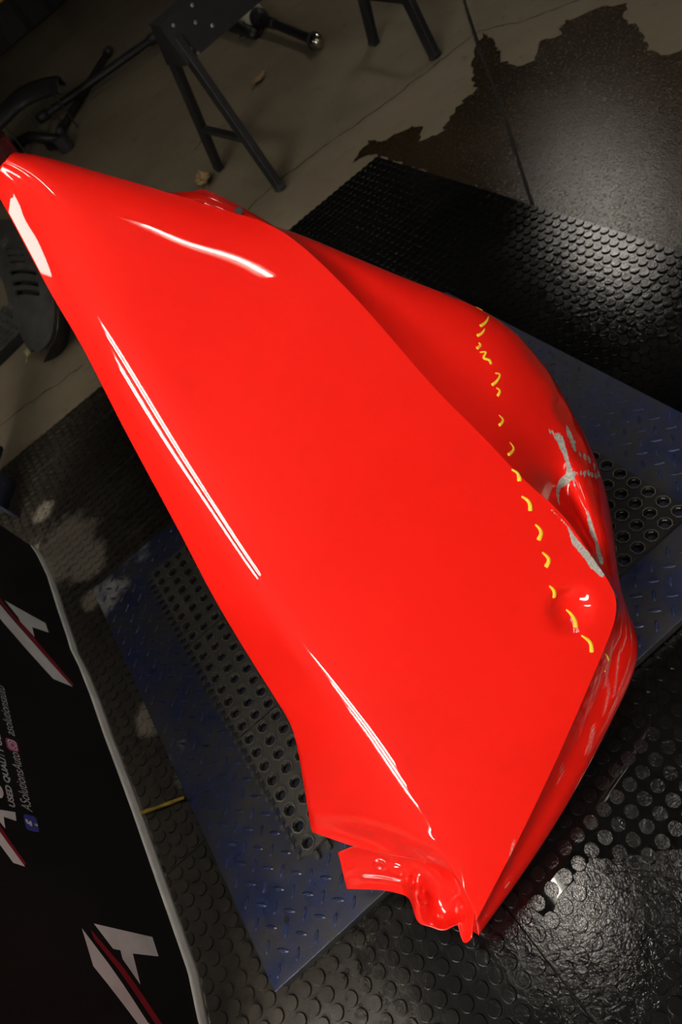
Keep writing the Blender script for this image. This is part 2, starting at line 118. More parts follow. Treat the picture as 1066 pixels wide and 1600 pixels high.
def tube(bm, pts, r, n=10, caps=True):
    """swept tube through pts; r is a radius or a list of radii"""
    pts = [Vector(p) for p in pts]; R = r if isinstance(r, (list, tuple)) else [r]*len(pts)
    rings = []; prev = None
    for i, p in enumerate(pts):
        t = (pts[min(i+1, len(pts)-1)]-pts[max(i-1, 0)]).normalized()
        if prev is None:
            x = t.orthogonal().normalized()
        else:
            x = (prev-t*prev.dot(t)).normalized()
        prev = x; y = t.cross(x)
        rings.append([bm.verts.new(p+(x*math.cos(2*PI*k/n)+y*math.sin(2*PI*k/n))*R[i]) for k in range(n)])
    for A, B in zip(rings, rings[1:]):
        for k in range(n): bm.faces.new((A[k], A[(k+1) % n], B[(k+1) % n], B[k]))
    if caps:
        bm.faces.new(rings[0][::-1]); bm.faces.new(rings[-1])
def prism(bm, poly, z0, z1):
    """poly: CCW xy list -> closed prism"""
    b = [bm.verts.new((x, y, z0)) for x, y in poly]; t = [bm.verts.new((x, y, z1)) for x, y in poly]
    n = len(poly)
    for i in range(n): bm.faces.new((b[i], b[(i+1) % n], t[(i+1) % n], t[i]))
    bm.faces.new(t); bm.faces.new(b[::-1])

# ------------------------------------------------------------------ materials
class NT:
    def __init__(s, name):
        s.m = bpy.data.materials.new(name); s.m.use_nodes = True; s.t = s.m.node_tree; s.n = s.t.nodes
        s.p = s.n['Principled BSDF']
    def new(s, ty, **kw):
        n = s.n.new(ty)
        for k, v in kw.items(): setattr(n, k, v)
        return n
    def l(s, a, b): s.t.links.new(a, b)
    def pos(s):
        g = s.new('ShaderNodeNewGeometry'); return g.outputs['Position']
    def noise(s, vec, scale, detail=6, rough=.6):
        n = s.new('ShaderNodeTexNoise'); n.inputs['Scale'].default_value = scale
        n.inputs['Detail'].default_value = detail; n.inputs['Roughness'].default_value = rough
        s.l(vec, n.inputs['Vector']); return n.outputs['Fac']
    def ramp(s, fac, stops):
        n = s.new('ShaderNodeValToRGB'); cr = n.color_ramp
        while len(cr.elements) < len(stops): cr.elements.new(.5)
        for e, (p, c) in zip(cr.elements, stops):
            e.position = p; e.color = (c if isinstance(c, tuple) else (c, c, c))+((1,) if not isinstance(c, tuple) or len(c) == 3 else ())
        s.l(fac, n.inputs['Fac']); return n.outputs['Color']
    def math(s, op, a, b=None):
        n = s.new('ShaderNodeMath', operation=op)
        for i, q in enumerate((a, b)):
            if q is None: continue
            if isinstance(q, (int, float)): n.inputs[i].default_value = q
            else: s.l(q, n.inputs[i])
        return n.outputs[0]
    def mix(s, fac, a, b):
        n = s.new('ShaderNodeMix', data_type='RGBA')
        for k, q in (('Factor', fac), ('A', a), ('B', b)):
            i = {'Factor': 0, 'A': 6, 'B': 7}[k]
            if isinstance(q, (int, float)): n.inputs[i].default_value = q
            elif isinstance(q, tuple): n.inputs[i].default_value = q+(1,)
            else: s.l(q, n.inputs[i])
        return n.outputs[2]
    def blobs(s, vec, lst, amp=.5, scale=9):
        """union of soft noisy blobs: lst of (x, y, radius); 0..1"""
        nz = s.noise(vec, scale, 5, .65); out = None
        for x, y, r in lst:
            d = s.new('ShaderNodeVectorMath', operation='DISTANCE'); s.l(vec, d.inputs[0]); d.inputs[1].default_value = (x, y, 0)
            q = s.math('SUBTRACT', 1.0, s.math('DIVIDE', d.outputs['Value'], r))
            out = q if out is None else s.math('MAXIMUM', out, q)
        q = s.math('ADD', out, s.math('MULTIPLY', s.math('SUBTRACT', nz, .5), amp*3))
        n = s.new('ShaderNodeMapRange'); s.l(q, n.inputs[0]); n.inputs[1].default_value = .15; n.inputs[2].default_value = .45
        return n.outputs[0]
    def bump(s, h, strength=.3, dist=.01):
        b = s.new('ShaderNodeBump'); b.inputs['Strength'].default_value = strength; b.inputs['Distance'].default_value = dist
        s.l(h, b.inputs['Height']); s.l(b.outputs[0], s.p.inputs['Normal'])
    def set(s, **kw):
        for k, v in kw.items():
            i = s.p.inputs[k]
            if isinstance(v, (int, float)): i.default_value = v
            elif isinstance(v, tuple): i.default_value = v+(1,) if len(v) == 3 else v
            else: s.l(v, i)
        return s.m
def plain(name, c, rough=.5, metal=0.0, var=.25, scale=30, spec=.5):
    t = NT(name); nz = t.noise(t.pos(), scale)
    a = tuple(x*(1-var) for x in c); b = tuple(min(1, x*(1+var)) for x in c)
    t.set(**{'Base Color': t.ramp(nz, [(.3, a), (.7, b)]), 'Roughness': rough, 'Metallic': metal, 'Specular IOR Level': spec})
    return t.m
M = {}
M['black_steel'] = plain('black_steel', (.012, .012, .013), .45)
M['black_plastic'] = plain('black_plastic', (.02, .02, .021), .55)
M['grey_plastic'] = plain('grey_plastic', (.055, .055, .053), .65, var=.35, scale=14)
M['dark_void'] = plain('dark_void', (.004, .004, .004), .9)
M['bolt'] = plain('bolt_metal', (.55, .53, .5), .35, 1.0)
M['chrome'] = plain('worn_chrome', (.6, .58, .5), .2, 1.0)
M['tray'] = plain('undertray_plastic', (.034, .033, .031), .62, var=.4, scale=18)
M['pale'] = plain('pale_plastic', (.36, .33, .27), .6)
M['leaf'] = plain('dry_leaf', (.26, .17, .08), .8, var=.4, scale=90)
M['leaf_pale'] = plain('pale_dry_leaf', (.42, .34, .20), .8, var=.3, scale=60)
M['dark_red'] = plain('dark_red_paint', (.16, .012, .014), .5)
M['yellow'] = plain('yellow_label', (.75, .42, .02), .6)
M['stick'] = plain('yellow_strap', (.36, .24, .025), .6, var=.5, scale=70)
M['cloth_blue'] = plain('dark_blue_cloth', (.022, .028, .06), .85, var=.5, scale=20)
M['white_paint'] = plain('white_paint', (.7, .7, .68), .6)
M['grime'] = plain('crack_dirt', (.012, .010, .008), .9)
M['chalk'] = plain('yellow_crayon', (.98, .62, .03), .6, var=.12, scale=300)
M['plaster'] = plain('plaster', (.035, .032, .03), .85, scale=2)

def concrete():
    t = NT('concrete'); p = t.pos()
    n1 = t.noise(p, 1.1, 8, .62); n2 = t.noise(p, 14, 6, .7); n3 = t.noise(p, 90, 3, .6)
    c = t.ramp(n1, [(.25, (.105, .082, .049)), (.5, (.150, .122, .079)), (.75, (.20, .166, .112))])
    spot = t.ramp(n2, [(.30, .35), (.42, 1.0)])
    c2 = t.new('ShaderNodeMix', data_type='RGBA', blend_type='MULTIPLY'); c2.inputs[0].default_value = .55
    t.l(c, c2.inputs[6]); t.l(spot, c2.inputs[7])
    h = t.math('ADD', t.math('MULTIPLY', n2, .6), t.math('MULTIPLY', n3, .4)); t.bump(h, .35, .006)
    t.set(**{'Base Color': c2.outputs[2], 'Roughness': .75}); return t.m
M['concrete'] = concrete()
def wet():
    t = NT('wet_concrete'); p = t.pos()
    n1 = t.noise(p, 2.2, 8, .65); n2 = t.noise(p, 38, 5, .7); n3 = t.noise(p, 150, 3, .6)
    c = t.ramp(n1, [(.3, (.018, .011, .005)), (.55, (.031, .0195, .0095)), (.75, (.047, .033, .019))])
    h = t.math('ADD', t.math('MULTIPLY', n2, .45), t.math('MULTIPLY', n3, .55)); t.bump(h, .42, .003)
    t.set(**{'Base Color': c, 'Roughness': t.ramp(t.noise(p, 95, 4, .7), [(.38, .09), (.62, .30)]), 'Specular IOR Level': .5}); return t.m
M['wet'] = wet()
def rubber():
    t = NT('coin_rubber'); p = t.pos()
    n1 = t.noise(p, 3.0, 6, .6); n2 = t.noise(p, 60, 4, .7)
    sep = t.new('ShaderNodeSeparateXYZ'); t.l(p, sep.inputs[0])
    mr = t.new('ShaderNodeMapRange'); t.l(t.math('ADD', sep.outputs[0], t.math('MULTIPLY', t.math('SUBTRACT', n1, .5), .5)), mr.inputs[0])
    mr.inputs[1].default_value = -.25; mr.inputs[2].default_value = -.62; mr.inputs[3].default_value = 0; mr.inputs[4].default_value = 1
    dusty = t.math('MULTIPLY', mr.outputs[0], t.ramp(n2, [(.3, .35), (.7, 1.0)]))
    c = t.mix(dusty, t.ramp(n2, [(.3, (.0028, .0028, .003)), (.7, (.006, .006, .0062))]), (.034, .0275, .019))
    mud = t.blobs(p, [(-.76, 1.72, .17), (-.70, 1.60, .10), (-.80, 1.95, .06), (-.65, .99, .07), (-.60, 1.08, .05), (-.62, .80, .04), (-.72, 1.45, .05)], .35, 26)
    c = t.mix(t.math('MULTIPLY', mud, .8), c, (.23, .20, .16))
    r = t.mix(dusty, t.ramp(n1, [(.35, .07), (.65, .17)]), (.7, .7, .7))
    t.bump(n2, .25, .003)
    t.set(**{'Base Color': c, 'Roughness': r, 'Specular IOR Level': .5}); return t.m
M['rubber'] = rubber()
def deckm():
    t = NT('blue_deck_paint'); p = t.pos()
    n1 = t.noise(p, 12, 8, .72); n2 = t.noise(p, 45, 5, .7)
    c = t.ramp(n2, [(.25, (.012, .016, .042)), (.55, (.016, .023, .070)), (.8, (.028, .038, .105))])
    c = t.mix(t.ramp(n1, [(.42, 0.0), (.60, .88)]), c, (.026, .0235, .0205))
    sc = t.blobs(p, [(-.655, 1.37, .11), (-.60, 1.26, .06), (-.52, 1.44, .09), (-.60, .98, .04), (-.60, .84, .07), (-.585, .74, .05)], .35, 20)
    c = t.mix(t.math('MULTIPLY', sc, t.ramp(n2, [(.3, .4), (.6, .9)])), c, (.34, .33, .33))
    t.bump(n2, .25, .003)
    t.set(**{'Base Color': c, 'Roughness': t.ramp(n1, [(.35, .26), (.6, .55)])}); return t.m
M['deck'] = deckm()
M['tread'] = plain('worn_blue_tread', (.020, .030, .085), .35, var=.6, scale=25)
def holerub():
    t = NT('drainage_rubber'); p = t.pos()
    n1 = t.noise(p, 5, 6, .6); n2 = t.noise(p, 70, 4, .7)
    sep = t.new('ShaderNodeSeparateXYZ'); t.l(p, sep.inputs[0])
    mr = t.new('ShaderNodeMapRange'); t.l(t.math('ADD', sep.outputs[0], t.math('MULTIPLY', t.math('SUBTRACT', n1, .5), .5)), mr.inputs[0])
    mr.inputs[1].default_value = .1; mr.inputs[2].default_value = -.4; mr.inputs[3].default_value = 0; mr.inputs[4].default_value = 1
    c = t.mix(t.math('MULTIPLY', mr.outputs[0], t.ramp(n2, [(.3, .5), (.7, 1.0)])), (.009, .009, .009), (.062, .058, .051))
    t.bump(n2, .2, .002)
    t.set(**{'Base Color': c, 'Roughness': t.ramp(n1, [(.4, .38), (.65, .62)])}); return t.m
M['holerub'] = holerub()
M['holerim'] = plain('rubber_rim_highlight', (.11, .10, .088), .55, var=.5, scale=40)  # ring highlights around the holes put into a paler rim colour
def redpaint():
    t = NT('red_car_paint'); p = t.pos()
    n1 = t.noise(p, 260, 3, .6); n2 = t.noise(p, 110, 5, .7)
    base = t.ramp(t.noise(p, 3, 3, .5), [(.3, (.80, .009, .0045)), (.7, (.86, .012, .006))])
    a = t.new('ShaderNodeAttribute', attribute_name='primer'); b = t.new('ShaderNodeAttribute', attribute_name='scratch')
    q = t.math('ADD', a.outputs['Fac'], t.math('MULTIPLY', t.math('SUBTRACT', n2, .5), 1.3))
    mk = t.new('ShaderNodeMapRange'); t.l(q, mk.inputs[0]); mk.inputs[1].default_value = .47; mk.inputs[2].default_value = .55
    c = t.mix(mk.outputs[0], base, t.ramp(n1, [(.3, (.26, .25, .23)), (.7, (.50, .48, .45))]))
    s = t.math('MULTIPLY', b.outputs['Fac'], t.ramp(n1, [(.35, .2), (.6, .9)]))
    c = t.mix(s, c, (.55, .40, .38))
    inv = t.math('SUBTRACT', 1.0, mk.outputs[0])
    t.set(**{'Base Color': c, 'Roughness': .5, 'Coat Weight': inv, 'Coat Roughness': .02, 'Specular IOR Level': .08}); return t.m
M['red'] = redpaint()
def cloth(name, c, rough=.85):
    t = NT(name); p = t.pos()
    n = t.noise(p, 400, 2, .5); n1 = t.noise(p, 6, 4, .6)
    a = tuple(x*.8 for x in c); b = tuple(x*1.2 for x in c)
    t.bump(n, .2, .001)
    t.set(**{'Base Color': t.ramp(n1, [(.3, a), (.7, b)]), 'Roughness': rough, 'Specular IOR Level': .3}); return t.m
M['banner'] = cloth('black_banner_cloth', (.007, .007, .0075))
M['hem'] = cloth('white_hem_cloth', (.80, .80, .78))
M['print_white'] = cloth('white_print', (.86, .86, .88))
M['print_red'] = cloth('red_print', (.30, .014, .026))
M['print_blue'] = cloth('blue_print', (.06, .075, .40))
M['print_pink'] = cloth('pink_print', (.45, .07, .22))
M['print_grey'] = cloth('grey_print', (.6, .6, .62))
def water():
    t = NT('puddle_water'); nz = t.noise(t.pos(), 25, 3, .5); t.bump(nz, .02, .002)
    t.set(**{'Base Color': (.004, .004, .004), 'Roughness': .03, 'IOR': 1.33}); return t.m
M['water'] = water()
def lampm(st):
    t = NT('lit_tube'); t.set(**{'Base Color': (.9, .9, .9), 'Emission Color': (1.0, .93, .82), 'Emission Strength': st}); return t.m

# ------------------------------------------------------------------ room shell
def struct(name, me, mat, parent=None):
    o = link(name, me, mat, parent)
    if parent is None: o['kind'] = 'structure'
    return o
bm = bmesh.new(); bx(bm, .6, 5, -.13, 9.2, 18.4, .1)
floor = struct('floor', frombm('floor', bm), M['grime'])
J = D['joint']; Ja = Vector(J[0]); Jb = Vector(J[-1]); jd = (Jb-Ja).normalized()
Jt = Ja-jd*11.5; Jc = Jb+jd*6.5
jn = Vector((jd.y, -jd.x))*.005
def slab(poly):
    b = bmesh.new(); prism(b, poly, -.08, 0.0)
    bmesh.ops.recalc_face_normals(b, faces=b.faces); return frombm('slab', b)
side = lambda s: [tuple(Jt+jn*s), tuple(Jc+jn*s)]
L_ = [(-4, -4), (-4, 14)]; R_ = [(5.2, 14), (5.2, -4)]
pa, pb = (Jt-jn, Jc-jn) if (Jt-jn).x < (Jt+jn).x else (Jt+jn, Jc+jn)
qa, qb = (Jt+jn, Jc+jn) if (Jt-jn).x < (Jt+jn).x else (Jt-jn, Jc-jn)
def cutx(a, b, y): 
    k = (y-a.y)/(b.y-a.y); return (a.x+(b.x-a.x)*k, y)
struct('slab', slab([(-4, -4), cutx(pa, pb, -4), cutx(pa, pb, 14), (-4, 14)]), M['concrete'], floor)
struct('slab', slab([cutx(qa, qb, -4), (5.2, -4), (5.2, 14), cutx(qa, qb, 14)]), M['concrete'], floor)
def strip(pts, w, z, jit=0):
    v = []; f = []
    P_ = [Vector((p[0], p[1])) for p in pts]; Q = []
    for a, b in zip(P_, P_[1:]):
        n = max(1, int((b-a).length/.03))
        for k in range(n): Q.append(a.lerp(b, k/n))
    Q.append(P_[-1])
    for i, q in enumerate(Q):
        t = (Q[min(i+1, len(Q)-1)]-Q[max(i-1, 0)]).normalized(); n = Vector((-t.y, t.x))
        q = q+n*random.uniform(-jit, jit); ww = w*random.uniform(.5, 1.2)
        v += [(q.x-n.x*ww, q.y-n.y*ww, z), (q.x+n.x*ww, q.y+n.y*ww, z)]
        if i: f.append((2*i-2, 2*i, 2*i+1, 2*i-1))
    return mesh('crack', v, f)
for c, w in zip(D['crack'], (.0045, .005, .004)):
    struct('crack', strip(c, w, .0012, .008), M['grime'], floor)
struct('crack', strip(D['joint'], .006, .0030, .001), M['dark_void'], floor)
# wet patch: a thin sheet of water-dark floor with an irregular shore
def fill(name, pts, z, step=.05, jit=.012):
    Q = []
    for a, b in zip(pts, pts[1:]+pts[:1]):
        a, b = Vector(a), Vector(b); n = max(1, int((b-a).length/step))
        for k in range(n):
            q = a.lerp(b, k/n); Q.append((q.x+random.uniform(-jit, jit), q.y+random.uniform(-jit, jit), z))
    b_ = bmesh.new(); vs = [b_.verts.new(q) for q in Q]; es = [b_.edges.new((vs[i], vs[(i+1) % len(vs)])) for i in range(len(vs))]
    bmesh.ops.triangle_fill(b_, edges=es, use_beauty=True)
    bmesh.ops.recalc_face_normals(b_, faces=b_.faces)
    if sum(f.normal.z*f.calc_area() for f in b_.faces) < 0: bmesh.ops.reverse_faces(b_, faces=b_.faces)
    return frombm(name, b_)
wetp = struct('wet_patch', fill('wet_patch', D['wet'], .0016, .022, .012), M['wet'], floor)
for nm, c, s in (('wall_left', (-4.05, 5), (.1, 18.4)), ('wall_right', (5.25, 5), (.1, 18.4)), ('wall_back', (.6, 14.15), (9.4, .1)), ('wall_front', (.6, -4.15), (9.4, .1))):
    bm = bmesh.new(); bx(bm, c[0], c[1], 1.5, s[0], s[1], 3.16); struct(nm, frombm(nm, bm), M['plaster'])
bm = bmesh.new(); bx(bm, .6, 5, 3.13, 9.5, 18.5, .1); struct('ceiling', frombm('ceiling', bm), M['plaster'])
for c, ln, nt, sp, st, lab in LAMPS:
    root = empty('fluorescent_lamp', (c[0], c[1], 3.08)); tag(root, lab, 'lamp')
    b = bmesh.new(); bx(b, c[0], c[1], c[2]+.06, sp*(nt-1)+.10, ln+.06, .05, bev=.006)
    for e in (-1, 1): tube(b, [(c[0], c[1]+e*ln*.35, c[2]+.08), (c[0], c[1]+e*ln*.35, 3.08)], .008, 8)
    adopt(root, link('housing', frombm('housing', b), M['white_paint']))
    lm = lampm(st)
    for k in range(nt):
        x = c[0]+(k-(nt-1)/2)*sp
        b = bmesh.new(); tube(b, [(x, c[1]-ln/2, c[2]), (x, c[1]+ln/2, c[2])], .016, 12)
        adopt(root, link('tube', frombm('tube', b, True), lm))

wl = empty('added_key_light', (-1.5, -1.7, 0)); tag(wl, 'unseen three tube key light added on a black stand behind the near end of the banner', 'lamp')  # added out of view: fender key light and lower edge streak
b = bmesh.new()
for y in (-2.2, -1.2):
    bar(b, (-1.55, y, .03), (-1.55, y, 1.32), .035, .035); bar(b, (-1.8, y, .02), (-1.3, y, .02), .04, .035)
bar(b, (-1.55, -2.2, .3), (-1.55, -1.2, .3), .03, .03)
adopt(wl, link('stand', frombm('stand', b), M['black_steel']))
b = bmesh.new(); bx(b, -1.53, -1.7, 1.19, .03, 1.36, .42, bev=.006); adopt(wl, link('housing', frombm('housing', b), M['white_paint']))
lm = lampm(ADDED_KEY_LIGHT)
for z in (1.05, 1.19, 1.33):
    b = bmesh.new(); tube(b, [(-1.49, -2.33, z), (-1.49, -1.07, z)], .016, 12); adopt(wl, link('tube', frombm('tube', b, True), lm))

pn = empty('added_glow_panel', (-3.65, 2.28, 3.08)); tag(pn, 'unseen flat white glow panel added on the ceiling by the left wall for a fender highlight', 'lamp')  # added out of view to make the white blob on the fender flank
b = bmesh.new(); bx(b, -3.65, 2.28, 3.055, .64, .44, .04, bev=.005); adopt(pn, link('frame', frombm('frame', b), M['white_paint']))
b = bmesh.new(); bx(b, -3.65, 2.28, 3.030, .60, .40, .012); adopt(pn, link('diffuser', frombm('diffuser', b), lampm(14.0)))

# ------------------------------------------------------------------ coin-stud floor tiles
ang = math.radians(7.0); UX = Vector((math.cos(ang), math.sin(ang), 0)); UY = Vector((-math.sin(ang), math.cos(ang), 0))
O = Vector((1.004, 2.079, 0))
TZ = .008; SZ = .0042
def tw(u, v, z): return O+UX*u+UY*v+Vector((0, 0, z))
Mrot = Matrix.Rotation(ang, 4, 'Z')
flooring = empty('coin_tile_flooring', tuple(O)); tag(flooring, 'black rubber floor tiles covered in round studs, laid edge to edge around the blue platform', 'floor mat')
b = bmesh.new()
n = 14; r0, r1 = .0128, .0116
bot = [b.verts.new((r0*math.cos(2*PI*k/n), r0*math.sin(2*PI*k/n), 0)) for k in range(n)]
top = [b.verts.new((r1*math.cos(2*PI*k/n), r1*math.sin(2*PI*k/n), SZ)) for k in range(n)]
for k in range(n): b.faces.new((bot[k], bot[(k+1) % n], top[(k+1) % n], top[k]))
b.faces.new(top)
studme = frombm('stud', b); studme.materials.append(M['rubber'])
sv = [v.co.copy() for v in studme.vertices]; sf = [tuple(p.vertices) for p in studme.polygons]
# platform frame
PA = math.radians(5.95); PX = Vector((math.cos(PA), math.sin(PA), 0)); PY = Vector((-math.sin(PA), math.cos(PA), 0))
PB = Vector((-.567, .325, 0)); PW, PL, PH = 1.312, 1.108, .06
def under_platform(p, m=.02):
    d = p-PB; a, b_ = d.dot(PX), d.dot(PY); return m < a < PW-m and m < b_ < PL-m
pitch = .0300
rows = []
v_edges = [.49]+[.305*k for k in range(1, -5, -1)]+[-2.42]
tiles = []
for i in range(len(v_edges)-1):
    v1, v0 = v_edges[i], v_edges[i+1]
    off = 0 if i < 6 else -.776
    u_edges = [0]
    if off: u_edges.append(off)
    while u_edges[-1] > -1.95: u_edges.append(max(u_edges[-1]-.61, -1.98) if u_edges[-1]-.61 > -1.7 else -1.98)
    for a, c in zip(u_edges[1:], u_edges): tiles.append((a, c, v0, v1))
cand = []
g = .0007
for ti, (u0, u1, v0, v1) in enumerate(tiles):
    cn = [tw(u0+g, v0+g, 0), tw(u1-g, v0+g, 0), tw(u1-g, v1-g, 0), tw(u0+g, v1-g, 0)]
    b = bmesh.new(); prism(b, [(p.x, p.y) for p in cn], .0004, TZ)
    es = [e for e in b.edges if all(abs(v.co.z-TZ) < 1e-5 for v in e.verts)]
    bmesh.ops.bevel(b, geom=es, offset=.0009, segments=1, affect='EDGES')
    bmesh.ops.recalc_face_normals(b, faces=b.faces)
    t = link('rubber_tile', frombm('rubber_tile', b), M['rubber']); adopt(flooring, t)
    nu_ = max(1, int((u1-u0)/pitch)); nv_ = max(1, int((v1-v0)/pitch))
    us = [(u0+u1)/2+(k-(nu_-1)/2)*(u1-u0)/nu_ for k in range(nu_)]; vs_ = [(v0+v1)/2+(k-(nv_-1)/2)*(v1-v0)/nv_ for k in range(nv_)]
    for u in us:
        for v in vs_:
            p = tw(u, v, TZ-.0003)
            if under_platform(p): continue
            cand.append(((p.xy-Vector((.05, .02))).length, ti, t, p))
cand.sort(key=lambda q: q[0])
near = [q for q in cand if q[3].y > -.12 and q[3].x > -.42 and not under_platform(q[3], -.02)][:300]
nid = {id(q) for q in near}
for q in near:
    s = link('stud', studme, None, None); s.location = q[3]; s.rotation_euler = (0, 0, ang)
    s.parent = q[2]; s.matrix_parent_inverse = Matrix.Translation(-Vector(flooring.location)).inverted() @ Matrix.Identity(4)
    s.matrix_parent_inverse = Matrix.Identity(4)
by = {}
for q in cand:
    if id(q) not in nid: by.setdefault(q[1], []).append(q)
for ti, L in by.items():
    v = []; f = []
    for q in L:
        o = len(v); v += [q[3]+x for x in sv]; f += [tuple(o+k for k in p) for p in sf]
    s = link('stud_field', mesh('stud_field', v, f), M['rubber'], L[0][2]); s['kind'] = 'stuff'
pud = link('water_puddle', fill('water_puddle', D['puddle'], TZ+.0026, .018, .012), M['water'])
tag(pud, 'black water puddle between the floor studs right of the red fender', 'puddle')

# ------------------------------------------------------------------ blue diamond-plate platform
plat = empty('platform', tuple(PB)); tag(plat, 'blue diamond plate steel platform under the drainage mat, paint scuffed', 'platform')
def pw(a, b_, z): return PB+PX*a+PY*b_+Vector((0, 0, z))
Mp = Matrix.Rotation(PA, 4, 'Z')
c = pw(PW/2, PL/2, 0)
b = bmesh.new(); bx(b, c.x, c.y, PH-.003, PW, PL, .006, Mp, .0015); deck = link('deck_plate', frombm('deck_plate', b), M['deck'])
b = bmesh.new()
for (a0, b0, a1, b1) in ((.008, .008, PW-.008, .008), (.008, PL-.008, PW-.008, PL-.008), (.008, .008, .008, PL-.008), (PW-.008, .008, PW-.008, PL-.008)):
    bar(b, pw(a0, b0, .0365), pw(a1, b1, .0365), .006, .035, up=(0, 0, 1), bev=0)
fr = link('edge_frame', frombm('edge_frame', b), M['black_steel'])
adopt(plat, deck, fr)
# raised treads, alternating +-45 degrees
MA = [Vector((-.507, 1.325, 0)), Vector((-.423, .474, 0))]   # left edge of the drainage mat
MY = (MA[0]-MA[1]).normalized(); MX = Vector((MY.y, -MY.x, 0)); ML = (MA[0]-MA[1]).length; MW = .972
def on_mat(p, m=0):
    d = p-MA[1]; return m < d.dot(MX) < MW-m and m < d.dot(MY) < ML-m
lv = []; lf = []
shape = [(0.0125, 0, 0), (.0095, .0022, .0), (0, .0036, 0), (-.0095, .0022, 0), (-.0125, 0, 0), (-.0095, -.0022, 0), (0, -.0036, 0), (.0095, -.0022, 0)]
na, nb = int(PW/.021), int(PL/.021)
for i in range(1, na):
    for j in range(1, nb):
        if (i+j) % 2: continue
        a, b_ = i*PW/na, j*PL/nb
        p = pw(a, b_, PH)
        if on_mat(p, -.018): continue
        th = PA+(PI/4 if (i % 2) else -PI/4)
        cs, sn = math.cos(th), math.sin(th); o = len(lv)
        for x, y, z in shape: lv.append((p.x+x*cs-y*sn, p.y+x*sn+y*cs, PH-.0002))
        for x, y, z in shape: lv.append((p.x+(x*cs-y*sn)*.72, p.y+(x*sn+y*cs)*.55, PH+.0017))
        for k in range(8): lf.append((o+k, o+(k+1) % 8, o+8+(k+1) % 8, o+8+k))
        lf.append(tuple(o+8+k for k in range(8)))
tr = link('raised_treads', mesh('raised_treads', lv, lf), M['tread']); tr['kind'] = 'stuff'; adopt(plat, tr)
# two bolt holes near the front corner of the deck
for px_, py_ in ((-.503, .409),):
    b = bmesh.new(); tube(b, [(px_, py_, PH-.0005), (px_, py_, PH+.0006)], .0052, 12); adopt(plat, link('bolt_hole', frombm('bolt_hole', b), M['dark_void']))

# ------------------------------------------------------------------ rubber drainage mat
mat = empty('drainage_mat', tuple(MA[1])+()); mat.location.z = PH
tag(mat, 'black rubber drainage mat with rows of round holes lying on the blue platform', 'mat')
MT = .0125; Z0 = PH+.0004
def mw(x, y, z): return MA[1]+MX*x+MY*y+Vector((0, 0, Z0+z))
nsx, nsy, cx_, cy_ = 3, 3, 9, 8
sx, sy = MW/nsx, ML/nsy
def section(ncx, ncy, wx, wy):
    v = []; f = []; px_, py_ = wx/ncx, wy/ncy; mg = .0012
    ring = [(PI/8+2*PI*k/8) for k in range(8)]
    for i in range(ncx):
        for j in range(ncy):
            x0, x1 = i*px_+(mg if i == 0 else 0), (i+1)*px_-(mg if i == ncx-1 else 0)
            y0, y1 = j*py_+(mg if j == 0 else 0), (j+1)*py_-(mg if j == ncy-1 else 0)
            cx, cy = (i+.5)*px_, (j+.5)*py_; o = len(v)
            sq = [(x1, cy+(y1-cy)*.41), (cx+(x1-cx)*.41, y1), (cx-(cx-x0)*.41, y1), (x0, cy+(y1-cy)*.41), (x0, cy-(cy-y0)*.41), (cx-(cx-x0)*.41, y0), (cx+(x1-cx)*.41, y0), (x1, cy-(cy-y0)*.41)]
            cor = [(x1, y1), (x0, y1), (x0, y0), (x1, y0)]
            v += [(x, y, MT) for x, y in sq]                      # 0-7
            for r, z in ((.0152, MT), (.0144, MT+.0022), (.0126, MT+.0022), (.0108, MT-.002), (.0096, MT-.0035), (.0090, 0.0005)):
                v += [(cx+r*math.cos(t), cy+r*math.sin(t), z) for t in ring]
            v += [(x, y, MT) for x, y in cor]                     # 56-59
            for q in range(6):
                A_ = o+8*q; B_ = o+8*(q+1)
                for k in range(8): f.append((A_+k, A_+(k+1) % 8, B_+(k+1) % 8, B_+k))
            for k, (p1, p2) in enumerate(((0, 1), (2, 3), (4, 5), (6, 7))): f.append((o+p1, o+56+k, o+p2))
    # skirts
    o = len(v); C4 = [(mg, mg), (wx-mg, mg), (wx-mg, wy-mg), (mg, wy-mg)]
    v += [(x, y, MT) for x, y in C4]+[(x, y, 0) for x, y in C4]
    for k in range(4): f.append((o+k, o+4+k, o+4+(k+1) % 4, o+(k+1) % 4))
    return v, f
secv, secf = section(cx_, cy_, sx, sy)
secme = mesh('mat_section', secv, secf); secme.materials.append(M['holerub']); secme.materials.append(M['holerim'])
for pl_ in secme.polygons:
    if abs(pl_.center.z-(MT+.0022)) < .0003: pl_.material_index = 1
MM = Matrix((MX, MY, Vector((0, 0, 1)))).transposed().to_4x4()
for i in range(nsx):
    for j in range(nsy):
        o = link('mat_section', secme); o.matrix_world = Matrix.Translation(mw(i*sx, j*sy, 0)) @ MM; adopt(mat, o)
        o.matrix_basis = Matrix.Translation(mw(i*sx, j*sy, 0)) @ MM
# connector loops along the left edge and the near end
b = bmesh.new()
bx(b, -.006, 0, .003, .013, .0075, .005, None, .001)
vv = [(-.004, 0, .0028), (-.0125, 0, .0028)]
tube(b, [(-.0125, 0, .0006), (-.0125, 0, .0085)], [.0058, .0046], 8)
tabme = frombm('edge_tab', b); tabme.materials.append(M['holerub'])
ntab = 40
for k in range(ntab):
    o = link('edge_tab', tabme); o.matrix_basis = Matrix.Translation(mw(0, (k+.5)*ML/ntab, 0)) @ MM; o.parent = mat; o.matrix_parent_inverse = Matrix.Translation(-Vector(mat.location))
for k in range(6):
    o = link('edge_tab', tabme); o.matrix_basis = Matrix.Translation(mw((k+.7)*.027, 0, 0)) @ MM @ Matrix.Rotation(PI/2, 4, 'Z'); o.parent = mat; o.matrix_parent_inverse = Matrix.Translation(-Vector(mat.location))

